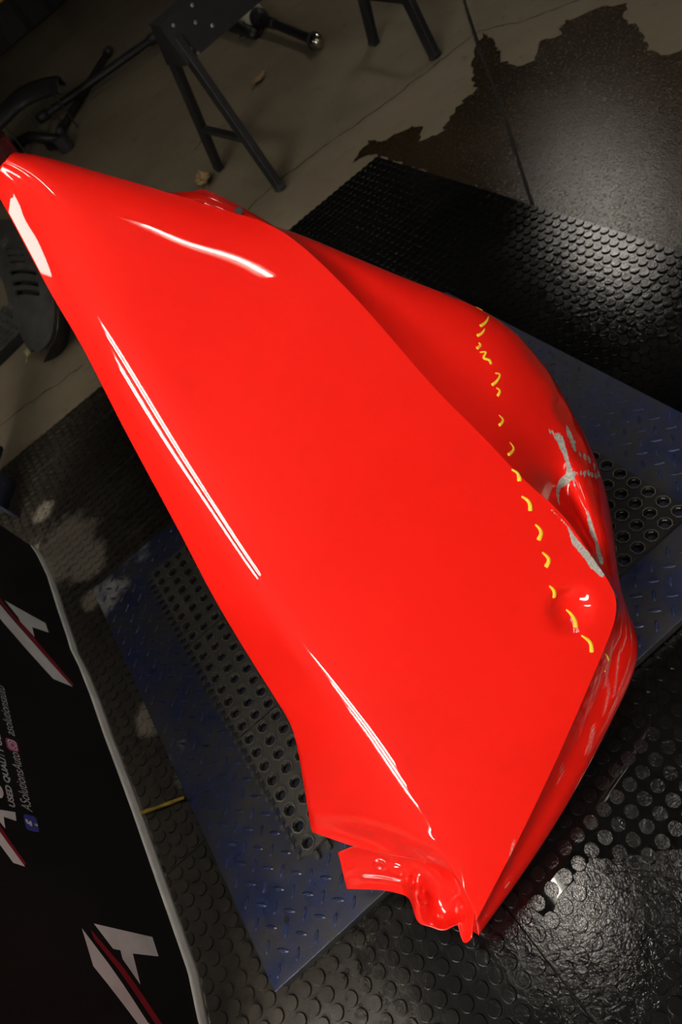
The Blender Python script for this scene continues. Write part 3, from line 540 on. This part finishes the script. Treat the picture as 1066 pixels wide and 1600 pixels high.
# ------------------------------------------------------------------ the red fender
n0 = np.array(D['n0']); G = np.array(D['cage'])
V, csplit = dense(G, 8, D['NU'], D['nv'])
nu, nvv, _ = V.shape
VP = V.reshape(-1, 3).copy()
for c, r, dep in D['dents']:
    d2 = ((VP-np.array(c))**2).sum(1)/r**2
    VP -= n0*(dep*np.exp(-d2**1.7*1.2))[:, None]
def seg_mask(P, pts, rad):
    pts = np.array(pts); best = np.full(len(P), -1e9)
    for i in range(len(pts)-1):
        a, b_ = pts[i], pts[i+1]; ab = b_-a
        t = np.clip(((P-a)@ab)/max(ab@ab, 1e-12), 0, 1)
        d = np.linalg.norm(P-(a+t[:, None]*ab), axis=1); w = rad[i]+(rad[i+1]-rad[i])*t
        best = np.maximum(best, (w-d))
    return best
pm = np.full(len(VP), -1e9)
for pts, rad in D['primer']: pm = np.maximum(pm, seg_mask(VP, pts, rad))
pm = np.clip(pm/.006+.5, 0, 1)
sm = np.full(len(VP), -1e9)
for pts in D['scratch']: sm = np.maximum(sm, seg_mask(VP, pts, [.0010]*len(pts)))
sm = np.clip(sm/.0022+.6, 0, 1)
idx = np.arange(nu*nvv).reshape(nu, nvv)
F = np.stack([idx[:-1, :-1], idx[:-1, 1:], idx[1:, 1:], idx[1:, :-1]], -1).reshape(-1, 4)
fender = empty('car_fender', (.10, .75, PH)); tag(fender, 'large glossy red car fender with torn right edge standing on the platform', 'car part')
e1 = VP[F[:, 1]]-VP[F[:, 0]]; e2 = VP[F[:, 3]]-VP[F[:, 0]]
if (np.cross(e1, e2)@n0).sum() < 0: F = F[:, ::-1]
me = mesh('outer_panel', VP, F.tolist(), True)
for nm, arr in (('primer', pm), ('scratch', sm)):
    at = me.attributes.new(nm, 'FLOAT', 'POINT'); at.data.foreach_set('value', arr.astype(np.float32))
# crease: sharp edges along the character line
sharp = set()
for i in range(nu-1): sharp.add((min(idx[i, csplit], idx[i+1, csplit]), max(idx[i, csplit], idx[i+1, csplit])))
sa = me.attributes.new('sharp_edge', 'BOOLEAN', 'EDGE')
ev = np.zeros(len(me.edges)*2, dtype=np.int32); me.edges.foreach_get('vertices', ev); ev = ev.reshape(-1, 2)
sa.data.foreach_set('value', [((min(a, b_), max(a, b_)) in sharp) for a, b_ in ev.tolist()])
panel = link('outer_panel', me, M['red']); adopt(fender, panel)
so = panel.modifiers.new('thickness', 'SOLIDIFY'); so.thickness = .0022; so.offset = -1; so.use_even_offset = False
bvh = BVHTree.FromPolygons([Vector(p) for p in VP], F.tolist())
def snap(p, off):
    q, nrm, k, d = bvh.find_nearest(Vector(p))
    nrm = nrm if nrm.dot(Vector(n0)) > 0 else -nrm
    return q+nrm*off
# yellow crayon strokes
for k, pts in enumerate(D['chalk']):
    P_ = np.array(pts)
    t = np.concatenate([[0], np.cumsum(np.linalg.norm(np.diff(P_, axis=0), axis=1))])
    m = 14; Q = nat(t, P_, np.linspace(0, t[-1], m)) if len(P_) > 2 else np.linspace(P_[0], P_[-1], m)
    wmax = .0038 if k > 8 else .0027
    if k in (16,): wmax = .0022
    if k == 17: wmax = .0014
    b = bmesh.new(); S = [snap(q, .0003) for q in Q]
    tube(b, S, [wmax*(.38+.62*(i/(m-1))**.8)*(.75 if i in (0, m-1) else 1) for i in range(m)], 8)
    # flatten onto the paint
    for v in b.verts:
        q, nr, _, _ = bvh.find_nearest(v.co)
        h = (v.co-q).length; v.co = q+(v.co-q)*.35
    adopt(fender, link('crayon_mark', frombm('crayon_mark', b, True), M['chalk']))
# lower mounting bracket
Bk = np.array(D['bracket']); 
tq = np.linspace(0, 10, 121); Bq = nat(np.arange(11), Bk, tq)
Bq = np.swapaxes(nat(np.arange(5), np.swapaxes(Bq, 0, 1), np.linspace(0, 4, 49)), 0, 1)
nb1, nb2 = Bq.shape[:2]
def emboss(P, c, r, h, ring=False):
    d = np.linalg.norm(P-c, axis=1)/r
    return h*(np.exp(-((d-1)/.28)**2) if ring else np.exp(-d**4))
BP = Bq.reshape(-1, 3).copy()
for (i, j, r, h, ring) in ((36, 22, .012, .0030, False), (50, 26, .0075, -.0026, True), (24, 20, .0075, .0022, True), (99, 30, .015, .0045, True), (66, 30, .010, .004, False)):
    BP += n0*emboss(Bq.reshape(-1, 3), Bq[i, j], r, h, ring)[:, None]
# pressed bead along the bracket
bead = Bq[12:62, 34]; d = np.min(np.linalg.norm(Bq.reshape(-1, 1, 3)-bead[None], axis=2), axis=1); BP += n0*(.0036*np.exp(-(d/.004)**2))[:, None]
ib = np.arange(nb1*nb2).reshape(nb1, nb2)
FB = np.stack([ib[:-1, :-1], ib[1:, :-1], ib[1:, 1:], ib[:-1, 1:]], -1).reshape(-1, 4)
e1 = BP[FB[:, 1]]-BP[FB[:, 0]]; e2 = BP[FB[:, 3]]-BP[FB[:, 0]]
if (np.cross(e1, e2)@n0).sum() < 0: FB = FB[:, ::-1]
bk = link('mounting_bracket', mesh('mounting_bracket', BP, FB.tolist(), True), M['red']); adopt(fender, bk)
so = bk.modifiers.new('thickness', 'SOLIDIFY'); so.thickness = .002; so.offset = -1
T_ = np.array(D['tab']); Tq = nat(np.arange(7), T_, np.linspace(0, 6, 40)); m = len(Tq)
tv = Tq.reshape(-1, 3); tf = [(2*i, 2*i+1, 2*i+3, 2*i+2) for i in range(m-1)]
tb = link('hinge_flange', mesh('hinge_flange', tv, tf, True), M['red']); adopt(fender, tb)
so = tb.modifiers.new('thickness', 'SOLIDIFY'); so.thickness = .003; so.offset = 0
q = Vector(Tq[26].mean(0)); b = bmesh.new(); tube(b, [q-Vector(n0)*.003, q+Vector(n0)*.006], .0065, 8); adopt(fender, link('bolt', frombm('bolt', b), M['black_steel']))

# ------------------------------------------------------------------ logo banner
hem = np.array(D['hem']); b1 = np.array(D['bplane'][0]); b2 = np.array(D['bplane'][1])
def xline(y): return b1[0]+(b2[0]-b1[0])*(y-b1[1])/(b2[1]-b1[1])
hy = hem[::-1, 1]; hd = hem[::-1, 0]-np.array([xline(y) for y in hy])
ks = np.concatenate([[hy[0]-.5], hy, ]); kd = np.concatenate([[hd[0]], hd])
def bxp(y, z):
    d = float(np.interp(y, ks, kd)); k = math.exp(-max(z, 0)/.22)
    return xline(y)+d*k+.006*math.sin(y*5.1+z*3)*(1-k)
YR = float(hy[-1]); YL = .27
ny, nz = 110, 34; HZ = 1.06; HB = .033
ban = empty('logo_banner', (xline(.75), .75, 0)); tag(ban, 'black fabric banner printed with white and red logos, white hem along its foot', 'banner')
def sheet(y0, y1, z0, z1, n1, n2, off):
    v = []; f = []
    for i in range(n1):
        for j in range(n2):
            y = y0+(y1-y0)*i/(n1-1); z = z0+(z1-z0)*j/(n2-1); v.append((bxp(y, z)+off, y, z))
    for i in range(n1-1):
        for j in range(n2-1): a = i*n2+j; f.append((a, a+n2, a+n2+1, a+1))
    return v, f
def addsheet(name, args, mt):
    v, f = sheet(*args); o = link(name, mesh(name, v, f, True), mt); adopt(ban, o)
    s = o.modifiers.new('thickness', 'SOLIDIFY'); s.thickness = .0012; s.offset = 0; return o
addsheet('cloth', (YL, YR, .013, HZ, ny, nz, 0), M['banner'])
addsheet('hem_band', (YL, YR, .0122, .0122+HB, ny, 4, .0016), M['hem'])
def print_poly(name, pts, mt, off=.0016):
    b = bmesh.new(); Q = []
    for a, c in zip(pts, pts[1:]+pts[:1]):
        a, c = Vector(a), Vector(c); n = max(1, int((c-a).length/.03))
        for k in range(n): Q.append(a.lerp(c, k/n))
    vs = [b.verts.new((bxp(q.x, q.y)+off, q.x, q.y)) for q in Q]
    es = [b.edges.new((vs[i], vs[(i+1) % len(vs)])) for i in range(len(vs))]
    bmesh.ops.triangle_fill(b, edges=es, use_beauty=True)
    o = link(name, frombm(name, b), mt); adopt(ban, o); return o
for c, pts in D['prints']:
    print_poly('logo_stroke', pts, M['print_white'] if c == 'white' else M['print_red'])
def text(s, y0, z0, size, mt, name='lettering', shear=.0, rot=0.0, bold=0.0, xs=1.0, off=.0018, width=None):
    cu = bpy.data.curves.new(name, 'FONT'); cu.body = s; cu.size = size; cu.shear = shear; cu.offset = bold
    ob = bpy.data.objects.new(name, cu); COL.objects.link(ob)
    dg = bpy.context.evaluated_depsgraph_get(); me = bpy.data.meshes.new_from_object(ob.evaluated_get(dg))
    bpy.data.objects.remove(ob); bpy.data.curves.remove(cu)
    w = max(v.co.x for v in me.vertices)-min(v.co.x for v in me.vertices)
    if width: xs = width/w
    for v in me.vertices:
        yy = v.co.x*xs; zz = v.co.y
        y = y0+yy*math.cos(rot)-zz*math.sin(rot); z = z0+yy*math.sin(rot)+zz*math.cos(rot)
        v.co = Vector((bxp(y, z)+off, y, z))
    me.name = name; me.materials.clear()
    o = link(name, me, mt); adopt(ban, o); return o
text('ASolutionsAuto', .7240, .3345, .034, M['print_grey'], shear=.2, width=.131)
text('asolutionsauto', .8960, .3345, .034, M['print_grey'], shear=.2, width=.131)
text('USED QUALITY OEM PARTS', .7230, .3740, .019, M['print_grey'], shear=.1, width=.235, bold=.0006)
text('Solutions', .7330, .3850+.012, .105, M['print_white'], shear=.25, width=.30, bold=.0015)
def rrect(y0, y1, z0, z1, r, n=5):
    out = []
    for cy, cz, a in ((y1-r, z1-r, 0), (y0+r, z1-r, PI/2), (y0+r, z0+r, PI), (y1-r, z0+r, 3*PI/2)):
        for k in range(n): t = a+PI/2*k/(n-1); out.append((cy+r*math.cos(t), cz+r*math.sin(t)))
    return out
print_poly('square_emblem', rrect(.6830, .7160, .3285, .3590, .007), M['print_blue'])
text('f', .6930, .3315, .036, M['print_white'], name='emblem_letter', bold=.001, off=.0026)
print_poly('square_emblem', rrect(.8560, .8860, .3325, .3620, .008), M['print_pink'])
def ring(cy, cz, r0, r1, mt, n=20):
    v = []; f = []
    for k in range(n):
        t = 2*PI*k/n
        for r in (r0, r1): y, z = cy+r*math.cos(t), cz+r*math.sin(t); v.append((bxp(y, z)+.0026, y, z))
        a = 2*k; c = 2*((k+1) % n); f.append((a, a+1, c+1, c))
    o = link('emblem_ring', mesh('emblem_ring', v, f), mt); adopt(ban, o)
ring(.871, .3472, .0052, .0072, M['print_white']); ring(.8785, .3548, .0, .0014, M['print_white'])
o_ = rrect(.8595, .8825, .3362, .3584, .006, 6); i_ = rrect(.8615, .8805, .3382, .3564, .0045, 6)
v = [(bxp(y, z)+.0026, y, z) for y, z in o_+i_]; k_ = len(o_)
o = link('emblem_ring', mesh('emblem_ring', v, [(k, (k+1) % k_, k_+(k+1) % k_, k_+k) for k in range(k_)]), M['print_white']); adopt(ban, o)

# yellow strap between banner and platform
a, c = Vector(D['stick'][0]), Vector(D['stick'][1]); b = bmesh.new()
pts = [a.lerp(c, k/7)+Vector((0, 0, .0005*math.sin(k*2.1)+.006)) for k in range(8)]
tube(b, pts, [.0042+.0006*math.sin(k*1.7) for k in range(8)], 8)
tag(link('yellow_stick', frombm('yellow_stick', b, True), M['stick']), 'thin yellow stick on the floor between banner hem and blue platform', 'stick')

# ------------------------------------------------------------------ black steel trestle
FA, FB_, FC, FD = [Vector(p) for p in ((.498, 3.397, 0), (.601, 2.838, 0), (1.480, 3.507, 0), (1.502, 2.974, 0))]
tr_ = empty('trestle', (1.02, 3.18, 0)); tag(tr_, 'black steel sawhorse trestle with bolted beam on the concrete floor', 'trestle')
e0 = Vector((.545, 3.115, 0)); e1_ = Vector((1.52, 3.365, 0)); bd = (e1_-e0).normalized(); bn_ = Vector((bd.y, -bd.x, 0))
def beam_poly(e): return [e+bn_*(-.035)+Vector((0, 0, .665)), e+bn_*.03+Vector((0, 0, .665)), e+bn_*.085+Vector((0, 0, .52)), e+bn_*.06+Vector((0, 0, .515)), e-bn_*.085+Vector((0, 0, .52))]
b = bmesh.new(); A_ = [b.verts.new(p) for p in beam_poly(e0-bd*.03)]; B_ = [b.verts.new(p) for p in beam_poly(e1_+bd*.03)]
for k in range(5): b.faces.new((A_[k], A_[(k+1) % 5], B_[(k+1) % 5], B_[k]))
b.faces.new(A_[::-1]); b.faces.new(B_); bmesh.ops.recalc_face_normals(b, faces=b.faces)
adopt(tr_, link('beam', frombm('beam', b), M['black_steel']))
b = bmesh.new(); bar(b, e0-bd*.032-bn_*.004+Vector((0, 0, .667)), e1_+bd*.032-bn_*.004+Vector((0, 0, .667)), .072, .006, bev=.001); adopt(tr_, link('top_cap', frombm('top_cap', b), M['black_plastic']))
for foot, e, s in ((FA, e0, -1), (FB_, e0, 1), (FC, e1_, -1), (FD, e1_, 1)):
    topp = e+bn_*s*.052+Vector((0, 0, .60)); dirv = (topp-foot).normalized(); ft = foot+dirv*.012
    b = bmesh.new(); bar(b, ft, topp, .050, .032, up=bd, bev=.004); lg = link('leg', frombm('leg', b), M['black_steel']); adopt(tr_, lg)
    b = bmesh.new(); bar(b, foot+Vector((0, 0, .001)), foot+dirv*.02, .053, .035, up=bd, bev=.003); fo = link('rubber_foot', frombm('rubber_foot', b), M['black_plastic']); fo.parent = lg; fo.matrix_parent_inverse = lg.matrix_parent_inverse
    fo.matrix_parent_inverse = Matrix.Identity(4)
for (f1, f2, e) in ((FA, FB_, e0), (FC, FD, e1_)):
    k = .36; p1 = f1.lerp(e-bn_*.052+Vector((0, 0, .60)), k); p2 = f2.lerp(e+bn_*.052+Vector((0, 0, .60)), k)
    b = bmesh.new(); bar(b, p1, p2, .03, .02, bev=.002); adopt(tr_, link('crossbar', frombm('crossbar', b), M['black_steel']))
for s, h in ((.02, .635), (.02, .55), (.10, .60), (.15, .56), (.13, .645), (.035, .525)):
    w = .03+(.665-h)/.145*.055; p = e0+bd*s+bn_*w+Vector((0, 0, h)); nn = (bn_+Vector((0, 0, .38))).normalized()
    b = bmesh.new(); tube(b, [p-nn*.002, p+nn*.003, p+nn*.005], [.0075, .0075, .005], 8); adopt(tr_, link('bolt', frombm('bolt', b), M['bolt']))

# ------------------------------------------------------------------ suspension strut
p = {k: Vector(v) for k, v in D['pt'].items()}
st = empty('suspension_strut', tuple(p['strut_ball'].xy)+(0,)); tag(st, 'black shock absorber with shiny round end lying beside the trestle', 'car part')
A0 = p['strut_a']; A1 = p['strut_ball']; dv = (A1-A0).normalized()
b = bmesh.new(); tube(b, [A0, A0.lerp(A1, .3), A0.lerp(A1, .302), A0.lerp(A1, .97)], [.028, .028, .023, .023], 14); adopt(st, link('damper_tube', frombm('damper_tube', b, False), M['black_steel']))
b = bmesh.new(); R = bmesh.ops.create_uvsphere(b, u_segments=16, v_segments=10, radius=.040); bmesh.ops.translate(b, vec=A1, verts=R['verts']); adopt(st, link('bushing_end', frombm('bushing_end', b, True), M['chrome']))
b = bmesh.new(); u = dv.orthogonal().normalized(); w_ = dv.cross(u)
tube(b, [A1+(u*math.cos(t)+w_*math.sin(t))*.001+dv*0 for t in (0, 1)], .01, 6)
b.free()
b = bmesh.new(); tube(b, [A1-dv*.06, A1-dv*.03], [.034, .044], 14); adopt(st, link('rubber_boot', frombm('rubber_boot', b, True), M['black_plastic']))
b = bmesh.new(); tube(b, [A0-dv*.05, A0-dv*.03, A0+dv*.03, A0+dv*.06], [.03, .052, .052, .034], 16); adopt(st, link('collar', frombm('collar', b), M['black_steel']))
W0, W1 = p['strut_w0'], p['strut_w1']; b = bmesh.new(); tube(b, [W0-(W1-W0)*.5, W1], [.058, .062], 16); adopt(st, link('bump_stop', frombm('bump_stop', b, True), M['pale']))
T0, T1 = p['tube0'], p['tube1']; b = bmesh.new(); tube(b, [T0-(T1-T0)*.25, T0, T1, T1+(T1-T0)*.12], [.03, .036, .03, .026], 12); adopt(st, link('lower_tube', frombm('lower_tube', b, True), M['black_steel']))
b = bmesh.new(); a, c, d_ = p['br0'], p['br1'], p['br2']
bar(b, a, c, .075, .012, bev=.003); bar(b, a+Vector((0, .03, .0)), a.lerp(c, .4)+Vector((0, .05, .06)), .05, .012, bev=.003); adopt(st, link('foot_bracket', frombm('foot_bracket', b), M['grey_plastic']))

# ------------------------------------------------------------------ dry leaves
def leaf(loc, size, rz, curl, label, mt, lobes=7, slim=.55):
    root = empty('dry_leaf', (loc[0], loc[1], 0.0)); root.rotation_euler = (0, 0, rz); tag(root, label, 'leaf')
    pts = []
    for k in range(lobes*4+1):
        t = k/(lobes*4); w = math.sin(PI*min(1, t*.96+.04))**.8*slim*.5*(1+.42*math.sin(t*lobes*PI*1.0))
        pts.append((t, max(.012, w)))
    v = []; f = []
    for t, w in pts:
        for s in (-1, -.5, 0, .5, 1):
            v.append(((t-.5)*size, s*w*size, .004+curl*size*(abs(s)**1.5*.35+(t-.5)**2)+.03*size*math.sin(t*9+s*3)+.03*size))
    for i in range(len(pts)-1):
        for j in range(4): a = i*5+j; f.append((a, a+5, a+6, a+1))
    bl = link('blade', mesh('blade', v, f, True), mt, root); s = bl.modifiers.new('thickness', 'SOLIDIFY'); s.thickness = .0008
    zc = .004+curl*size*.25+.03*size
    b = bmesh.new(); tube(b, [((t-.5)*size, 0, .0046+curl*size*(t-.5)**2+.03*size*math.sin(t*9)+.03*size) for t in (0, .2, .4, .6, .8, .95)]+[], .0012, 6)
    tube(b, [(-.5*size, 0, zc), (-.66*size, .03*size, max(.003, zc*.4))], .0012, 6)
    link('stem', frombm('stem', b, True), mt, root); return root
leaf(p['leaf1'], .12, .5, .35, 'small tan dry oak leaf on the concrete below the shock absorber', M['leaf'])
leaf(p['leaf2'], .15, 1.45, .45, 'tan dry oak leaf on the concrete just behind the red fender', M['leaf'], 8, .42)
leaf(p['leaf2b'], .05, .4, .3, 'tiny brown leaf scrap beside the leaf behind the fender', M['leaf'], 4)

# ------------------------------------------------------------------ crossed rods, yoke, wheel arch liner, red block
def rod(a, c, r, label, nm='linkage_rod'):
    root = empty(nm, ((a.x+c.x)/2, (a.y+c.y)/2, 0)); tag(root, label, 'rod')
    b = bmesh.new(); tube(b, [a, a.lerp(c, .12), a.lerp(c, .13), a.lerp(c, .87), a.lerp(c, .88), c], [r*.9, r*.9, r, r, r*.9, r*.9], 10); adopt(root, link('shaft', frombm('shaft', b), M['black_steel']))
    for q, s in ((a, -1), (c, 1)):
        d = (c-a).normalized()*s; b = bmesh.new(); tube(b, [q-d*.03, q+d*.02, q+d*.06], [r*1.25, r*1.35, r*1.1], 10); adopt(root, link('end_joint', frombm('end_joint', b, True), M['black_plastic']))
rod(p['rodB0'], p['rodB1'], .024, 'shorter black rod lying under the longer rod on the concrete')
rod(p['rodA0'], p['rodA1'], .026, 'longer black rod lying across the shorter rod, pointing to the trestle')
yk = empty('yoke_bracket', tuple(p['yk2'].xy)+(0,)); tag(yk, 'black bent metal yoke on the floor above the tip of the fender', 'car part')
b = bmesh.new(); tube(b, [p['yk0'].xy.to_3d()+Vector((-.06, -.16, .03)), p['yk1'].xy.to_3d()+Vector((-.05, -.16, .05)), p['yk2'].xy.to_3d()+Vector((.02, -.2, .05)), p['yk3'].xy.to_3d()+Vector((.06, -.1, .03))], [.028, .03, .045, .028], 10); adopt(yk, link('arm', frombm('arm', b, True), M['black_steel']))
b = bmesh.new(); q = p['yk2'].xy.to_3d()+Vector((.02, -.2, 0)); tube(b, [q+Vector((0, 0, .001)), q+Vector((0, 0, .09))], .05, 12); adopt(yk, link('socket', frombm('socket', b), M['black_plastic']))
ln = empty('wheel_arch_liner', (-.19, 6.45, 0)); tag(ln, 'curved black plastic wheel arch liner on the floor at the left edge', 'car part')
LN = np.array(D['liner']); lq = nat(np.arange(7), LN, np.linspace(0, 6, 31)); v = []; f = []
for o_, i_ in lq:
    i_ = o_+(i_-o_)*.72; mid = (o_+i_)/2
    v += [tuple(o_-np.array([0, 0, .05])), tuple(o_), tuple(mid+np.array([0, 0, .012])), tuple(i_), (i_[0], i_[1], i_[2]-.022), (i_[0]-.02, i_[1]+.06, i_[2]-.03)]
for i in range(30):
    for j in range(5): a = i*6+j; f.append((a, a+6, a+7, a+1))
o = link('arch', mesh('arch', v, f, True), M['black_plastic']); adopt(ln, o); s_ = o.modifiers.new('thickness', 'SOLIDIFY'); s_.thickness = .012; s_.offset = -1
for k in (4, 10, 16, 22, 27):
    i_ = Vector(lq[k][1]); b = bmesh.new(); bar(b, (i_.x-.01, i_.y+.13, .002), (i_.x-.01, i_.y+.13, .21), .04, .012, bev=.002); adopt(ln, link('rib', frombm('rib', b), M['black_steel']))
b = bmesh.new(); q = p['red']; bx(b, q.x-.02, q.y+.1, .08, .20, .30, .16, Matrix.Rotation(.25, 4, 'Z'), .015)
rb = empty('red_toolbox', (q.x-.02, q.y+.1, 0)); tag(rb, 'dark red box on the floor at the left edge above the fender tip', 'box')
adopt(rb, link('body', frombm('body', b), M['dark_red']))
b = bmesh.new(); bx(b, q.x-.02, q.y+.1, .172, .205, .305, .022, Matrix.Rotation(.25, 4, 'Z'), .006); adopt(rb, link('lid', frombm('lid', b), M['dark_red']))

# ------------------------------------------------------------------ dark engine crate in the far corner
ca, cb = p['crate_a'], p['crate_b']; d = (cb-ca).normalized(); nrm = Vector((-d.y, d.x, 0))
if nrm.dot(Vector((-1, 1, 0))) < 0: nrm = -nrm
cr = empty('parts_crate', tuple(ca)); tag(cr, 'black open crate of car parts in the far top left corner', 'crate')
ang2 = math.atan2(d.y, d.x); Mc = Matrix.Rotation(ang2, 4, 'Z')
def cw(a, n, z): return ca+d*a+nrm*n+Vector((0, 0, z))
b = bmesh.new()
for (a, n, z, sx_, sy_, sz_) in ((.6, .02, .26, 1.9, .04, .5), (.6, .98, .26, 1.9, .04, .5), (-.33, .5, .26, .04, .96, .5), (1.53, .5, .26, .04, .96, .5), (.6, .5, .03, 1.9, .96, .04)):
    q = cw(a, n, z); bx(b, q.x, q.y, q.z, sx_, sy_, sz_, Mc, .006)
adopt(cr, link('shell', frombm('shell', b), M['black_plastic']))
for k in range(6):
    q = cw(-.2+.32*k, -.012, .26); b = bmesh.new(); bx(b, q.x, q.y, q.z, .05, .03, .5, Mc, .006); adopt(cr, link('rib', frombm('rib', b), M['black_steel']))
q = cw(.30, -.03, .36); b = bmesh.new(); bx(b, q.x, q.y, q.z, .16, .012, .06, Mc, .002); adopt(cr, link('yellow_label', frombm('yellow_label', b), M['yellow'])); cr.children[-1]['label'] = 'yellow label strip'
q = cw(.14, -.03, .32); b = bmesh.new(); bx(b, q.x, q.y, q.z, .07, .014, .07, Mc, .002); adopt(cr, link('grey_clip', frombm('grey_clip', b), M['grey_plastic']))
q = cw(.62, .3, .60); b = bmesh.new(); bx(b, q.x, q.y, q.z, .30, .26, .24, Mc, .03); rr = link('red_housing', frombm('red_housing', b), M['dark_red']); tag(rr, 'dark red housing standing in the black crate, far top left', 'car part')
rr.location.z = 0
q = cw(.0, .35, .34); b = bmesh.new(); bx(b, q.x, q.y, q.z, .34, .4, .56, Mc, .04); tube(b, [q+Vector((0, 0, .2)), q+Vector((0, 0, .34))], .09, 14); rr = link('grey_housing', frombm('grey_housing', b), M['grey_plastic']); tag(rr, 'dark grey engine housing standing in the black crate beside the red one', 'car part')

# ------------------------------------------------------------------ black plastic undertray at the left edge
ut = empty('undertray', (-.5, 3.0, 0)); tag(ut, 'black plastic car undertray with three slots, left of the red fender', 'car part')
tr0 = np.array(D['tray']); TN, TM = 59, 15
def tray_grid():
    t = np.array([0, 30, 60, 90, 115, 140, 165, 185, 200])/200; tq = np.linspace(0, 1, TN)
    e = nat(t, tr0, tq); g_ = np.zeros((TN, TM, 3))
    for k in range(TM):
        s = k/(TM-1); g_[:, k] = e[:, 0]*(1-s)+e[:, 1]*s; g_[:, k, 2] += .035*math.sin(PI*s)*np.sin(np.linspace(.5, 2.9, TN))
    return g_
def gsurf(g_, skip=()):
    n, m, _ = g_.shape; v = g_.reshape(-1, 3).tolist(); f = []
    for i in range(n-1):
        for j in range(m-1):
            if (i, j) in skip: continue
            a = i*m+j; f.append((a, a+1, a+m+1, a+m))
    return v, f
g_ = tray_grid()
yrow = lambda y: int(round((y-350)/200*(TN-1)))
slots = {(i, j) for y in (434, 449, 464) for i in (yrow(y), yrow(y)+1) for j in range(4, 11)} | {(i, j) for y in (398, 409, 420) for i in (yrow(y),) for j in range(5, 9)}
v, f = gsurf(g_, slots); o = link('tray_shell', mesh('tray_shell', v, f, False), M['tray']); adopt(ut, o)
s = o.modifiers.new('thickness', 'SOLIDIFY'); s.thickness = .010; s.offset = -1
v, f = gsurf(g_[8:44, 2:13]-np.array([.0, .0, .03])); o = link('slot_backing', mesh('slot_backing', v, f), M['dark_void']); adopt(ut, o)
for y in (430, 444, 459, 474):
    i = yrow(y); b = bmesh.new(); tube(b, [Vector(g_[i, j])+Vector((0, 0, .004)) for j in range(3, 12)], .007, 6); adopt(ut, link('slot_rib', frombm('slot_rib', b), M['tray']))
i = yrow(388); q = Vector(g_[i, 5]); b = bmesh.new(); bx(b, q.x, q.y, q.z+.008, .045, .09, .012, Matrix.Rotation(.1, 4, 'Z'), .003); adopt(ut, link('grey_pad', frombm('grey_pad', b), M['grey_plastic']))
q = Vector(g_[yrow(482), 1]); b = bmesh.new(); tube(b, [q, q+Vector((0, 0, .018))], .018, 12); adopt(ut, link('grommet', frombm('grommet', b), M['grey_plastic']))
# support legs of the tray reach the floor (its folded rear flange)
v = []; f = []
for i in range(0, TN-3, 2): q = g_[i, TM-1]; v += [(q[0]-.004, q[1]+.004, q[2]-.012), (q[0]-.10, q[1]+.13, .002)]
for i in range(len(v)//2-1): f.append((2*i, 2*i+1, 2*i+3, 2*i+2))
o = link('rear_flange', mesh('rear_flange', v, f), M['black_plastic']); adopt(ut, o); s = o.modifiers.new('thickness', 'SOLIDIFY'); s.thickness = .004
# perforated grid panel and box below
gp = empty('vent_panel', tuple(p['vent'].xy)+(0,)); tag(gp, 'black perforated vent panel under the slotted undertray at the left edge', 'car part')
b = bmesh.new(); q = p['vent']+Vector((-.04, 0, 0)); Mg = Matrix.Rotation(.35, 4, 'Z')
for k in range(9): w_ = Mg @ Vector((-.2+.05*k, 0, 0)); bx(b, q.x+w_.x*.8, q.y+w_.y*.8, .052, .016, .32, .012, Mg)
adopt(gp, link('slat_row', frombm('slat_row', b), M['grey_plastic']))
b = bmesh.new()
for k in range(8): w_ = Mg @ Vector((0, -.19+.054*k, 0)); bx(b, q.x+w_.x*.8, q.y+w_.y*.8, .050, .34, .016, .010, Mg)
adopt(gp, link('cross_row', frombm('cross_row', b), M['grey_plastic']))
b = bmesh.new(); bx(b, q.x, q.y, .023, .35, .33, .044, Mg, .004); adopt(gp, link('body', frombm('body', b), M['dark_void']))
lf_ = leaf(p['leafp'], .12, 2.6, .6, 'pale curled dry leaf at the lower end of the black undertray', M['leaf_pale'], 3, .35)
lf_.location.z = .01; lf_.rotation_euler = (.25, .1, 1.0)

# dark blue cloth beyond the banner
bc = empty('blue_cloth', (-.95, 2.2, 0)); tag(bc, 'dark blue cloth hanging to the floor beyond the end of the banner', 'cloth')
v = []; f = []
n_, m_ = 24, 14
for i in range(n_):
    s = i/(n_-1)
    for j in range(m_):
        z = .013+.62*j/(m_-1); y = 2.0+.45*s; x = -.885-.04*s-.03*math.sin(s*11)*(1-.4*j/m_)-.10*(z)
        v.append((x, y, z))
for i in range(n_-1):
    for j in range(m_-1): a = i*m_+j; f.append((a, a+m_, a+m_+1, a+1))
o = link('drape', mesh('drape', v, f, True), M['cloth_blue']); adopt(bc, o); s = o.modifiers.new('thickness', 'SOLIDIFY'); s.thickness = .004
